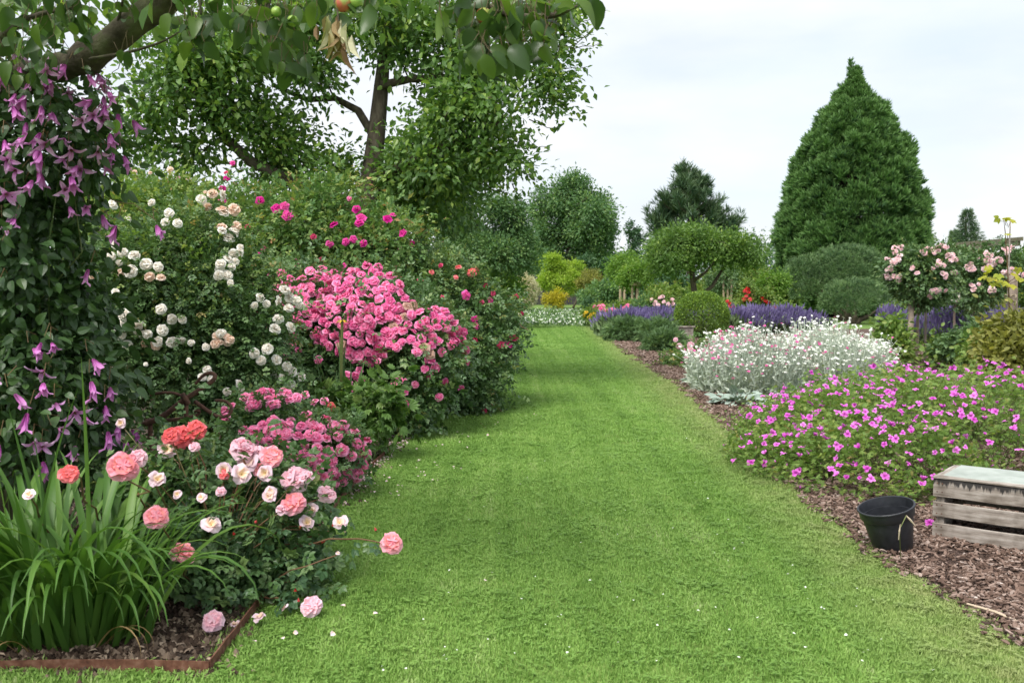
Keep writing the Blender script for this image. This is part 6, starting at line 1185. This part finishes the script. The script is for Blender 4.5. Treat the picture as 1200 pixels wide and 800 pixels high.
for lab, lst, key, pts in (('pink flowering bed rose beside the yellow flowers at the end of the right bed', [(704, 366, 10, 6, 33), (698, 368, 7, 5, 33)], 'hot', [(698, 362), (702, 360), (706, 361), (709, 364), (704, 364), (712, 366)]),
                           ('crimson pink low rose directly behind the left lavender row', [(733, 362, 12, 7, 30), (722, 366, 10, 6, 30)], 'hot', [(719, 364), (724, 366), (731, 362), (734, 364), (729, 366), (735, 360)]),
                           ('tall pink rose bush left behind the clipped ball', [(776, 355, 16, 13, 29), (765, 358, 12, 9, 29)], 'stand', [(765, 352), (769, 354), (774, 350), (778, 354), (782, 356), (776, 349), (772, 357), (786, 352), (787, 356), (767, 357)]),
                           ('red rose bed immediately right behind the clipped ball', [(868, 362, 20, 8, 30), (850, 360, 10, 8, 30)], 'red', [(852, 355), (856, 358), (860, 361), (868, 363), (873, 363), (864, 364), (878, 366), (884, 366), (855, 361)]),
                           ('red rose bed between the lavender and the dwarf pines', [(905, 364, 24, 9, 30), (925, 366, 16, 8, 30)], 'red', [(902, 363), (907, 362), (896, 366), (912, 366), (922, 368), (898, 362), (888, 367)]),
                           ('tall red climbing rose on a thin support left of the dwarf pine', [(876, 345, 6, 16, 29), (874, 356, 9, 9, 29)], 'red', [(874, 341), (877, 343), (875, 347), (878, 352), (872, 352), (876, 339)]),
                           ('red rose stem just left of the dwarf pine', [(897, 352, 7, 10, 29)], 'red', [(897, 352), (899, 354), (894, 350), (898, 362)])):
    t_, _, _ = small('rose_bush', lab, lst, 60, 'light_leaf', .09, 'rose bush'); t_['group'] = 'roses behind the lavender'; b_ = [blob(*e) for e in lst]; blooms_px(t_, [(x, y, 5.5 if key != 'hot' else 7, key) for x, y in pts], b_, key, .06)
sm_ = small('yellow_flower_clump', 'small clump of golden yellow flowers at the far end of the right bed', [(691, 369, 7, 5, 31)], 30, 'light_leaf', .08, 'flowers'); blooms_px(sm_[0], [(x, y, 5, 'yel') for x, y in ((688, 367), (692, 369), (690, 371), (695, 368), (686, 369))], [blob(691, 369, 7, 5, 31)], 'yel', .05)
sm_ = small('yellow_flower_clump', 'pale cream yellow flower patch touching the lawn before the lavender', [(707, 377, 9, 3, 27)], 30, 'light_leaf', .06, 'flowers'); blooms_px(sm_[0], [(x, y, 5, 'yel') for x, y in ((702, 376), (706, 377), (710, 376), (713, 378), (704, 379))], [blob(707, 377, 9, 3, 27)], 'yel', .05)
# shrubs that fill the middle distance on the right
for lab, nm, lst, mat, n, sz in (('mass of mid green shrubs behind the staked young trees', 'mixed_shrubs', [(740, 345, 40, 16, 46), (790, 342, 30, 18, 46), (770, 330, 30, 14, 50)], 'far_dark', 200, .2),
                             ('light green bushy shrubs below the spreading tree', 'mixed_shrubs', [(780, 347, 26, 14, 40), (830, 347, 30, 14, 42), (845, 335, 24, 20, 46)], 'light_leaf', 200, .16),
                             ('yellow green shrubs between the red roses and the giant conifer', 'mixed_shrubs', [(880, 335, 26, 24, 42), (910, 345, 24, 18, 40), (870, 320, 20, 20, 46)], 'light_leaf', 220, .16),
                             ('dark shrubs closing the view behind the dwarf pines', 'mixed_shrubs', [(1040, 345, 40, 26, 46), (900, 350, 30, 18, 48)], 'far_dark', 160, .22),
                             ('yellow green vine rows behind the standard rose stems', 'vine_row', [(1080, 368, 40, 14, 24), (1140, 366, 40, 14, 24), (1200, 362, 40, 20, 24)], 'light_leaf', 330, .12),
                             ('green bushes around the foot of the pergola', 'mixed_shrubs', [(1110, 332, 26, 18, 36), (1150, 334, 30, 16, 36), (1200, 326, 34, 22, 36), (1170, 350, 60, 16, 34)], 'far_leaf', 380, .17),
                             ('bright green bush at the right frame edge beyond the vine pole', 'mixed_shrubs', [(1198, 330, 22, 30, 22, .6), (1225, 325, 30, 40, 22, .7)], 'bright_leaf', 170, .11)):
    small(nm, lab, lst, n, mat, sz, 'shrubs', per=40)
small('dark_weeping_shrub', 'small dark upright shrub at the left of the far bed by the ground cover', [(690, 358, 5, 5, 34)], 24, 'far_dark', .08, 'shrub')
# blooms that have dropped on the grass and edging
for k_, (px, py, dp, key, lab) in enumerate(((405, 710, 12, 'pale', 'crumpled pale petal lying on the grass right of the lowest pink bloom'), (437, 719, 11, 'pale', 'brown tinged fallen petal on the grass farthest right of the rose bush'), (392, 740, 13, 'pale', 'curled pale petal on the grass below the lowest pink bloom'), (343, 741, 11, 'pale', 'fallen pale petal on the grass close to the steel edging corner'), (331, 746, 9, 'pale', 'small fallen pale petal just left of the curled one near the edging'), (296, 750, 11, 'pale', 'fallen cream petal right beside the rusty edging corner'), (305, 724, 22, 'pale', 'spent lilac pink bloom lying at the edge of the soil'), (334, 713, 18, 'pale', 'spent pink bloom lying left of the lowest pink rose'), (275, 732, 16, 'pale', 'spent pale bloom dropped on the soil by the edging'), (185, 776, 10, 'pale', 'single pale pink petal on the bare soil at the front of the bed'), (568, 680, 8, 'coral', 'small brown orange fallen bud alone on the open lawn'))):
    p = G(px, py, .045 if px > 280 else .02); me = fmesh_by[key]; o = piece('fallen_petal', tmesh('fallen_petal', FP, M['palepink']) if dp < 14 else me[0], None, p, frame_z(norm(rv(1, .4) + (0, -.2, 1)))[0], dp * mpp(p[1]) * (.62 if dp < 14 else .8)); tag(o, lab, 'fallen petal', 'fallen petals and spent blooms')
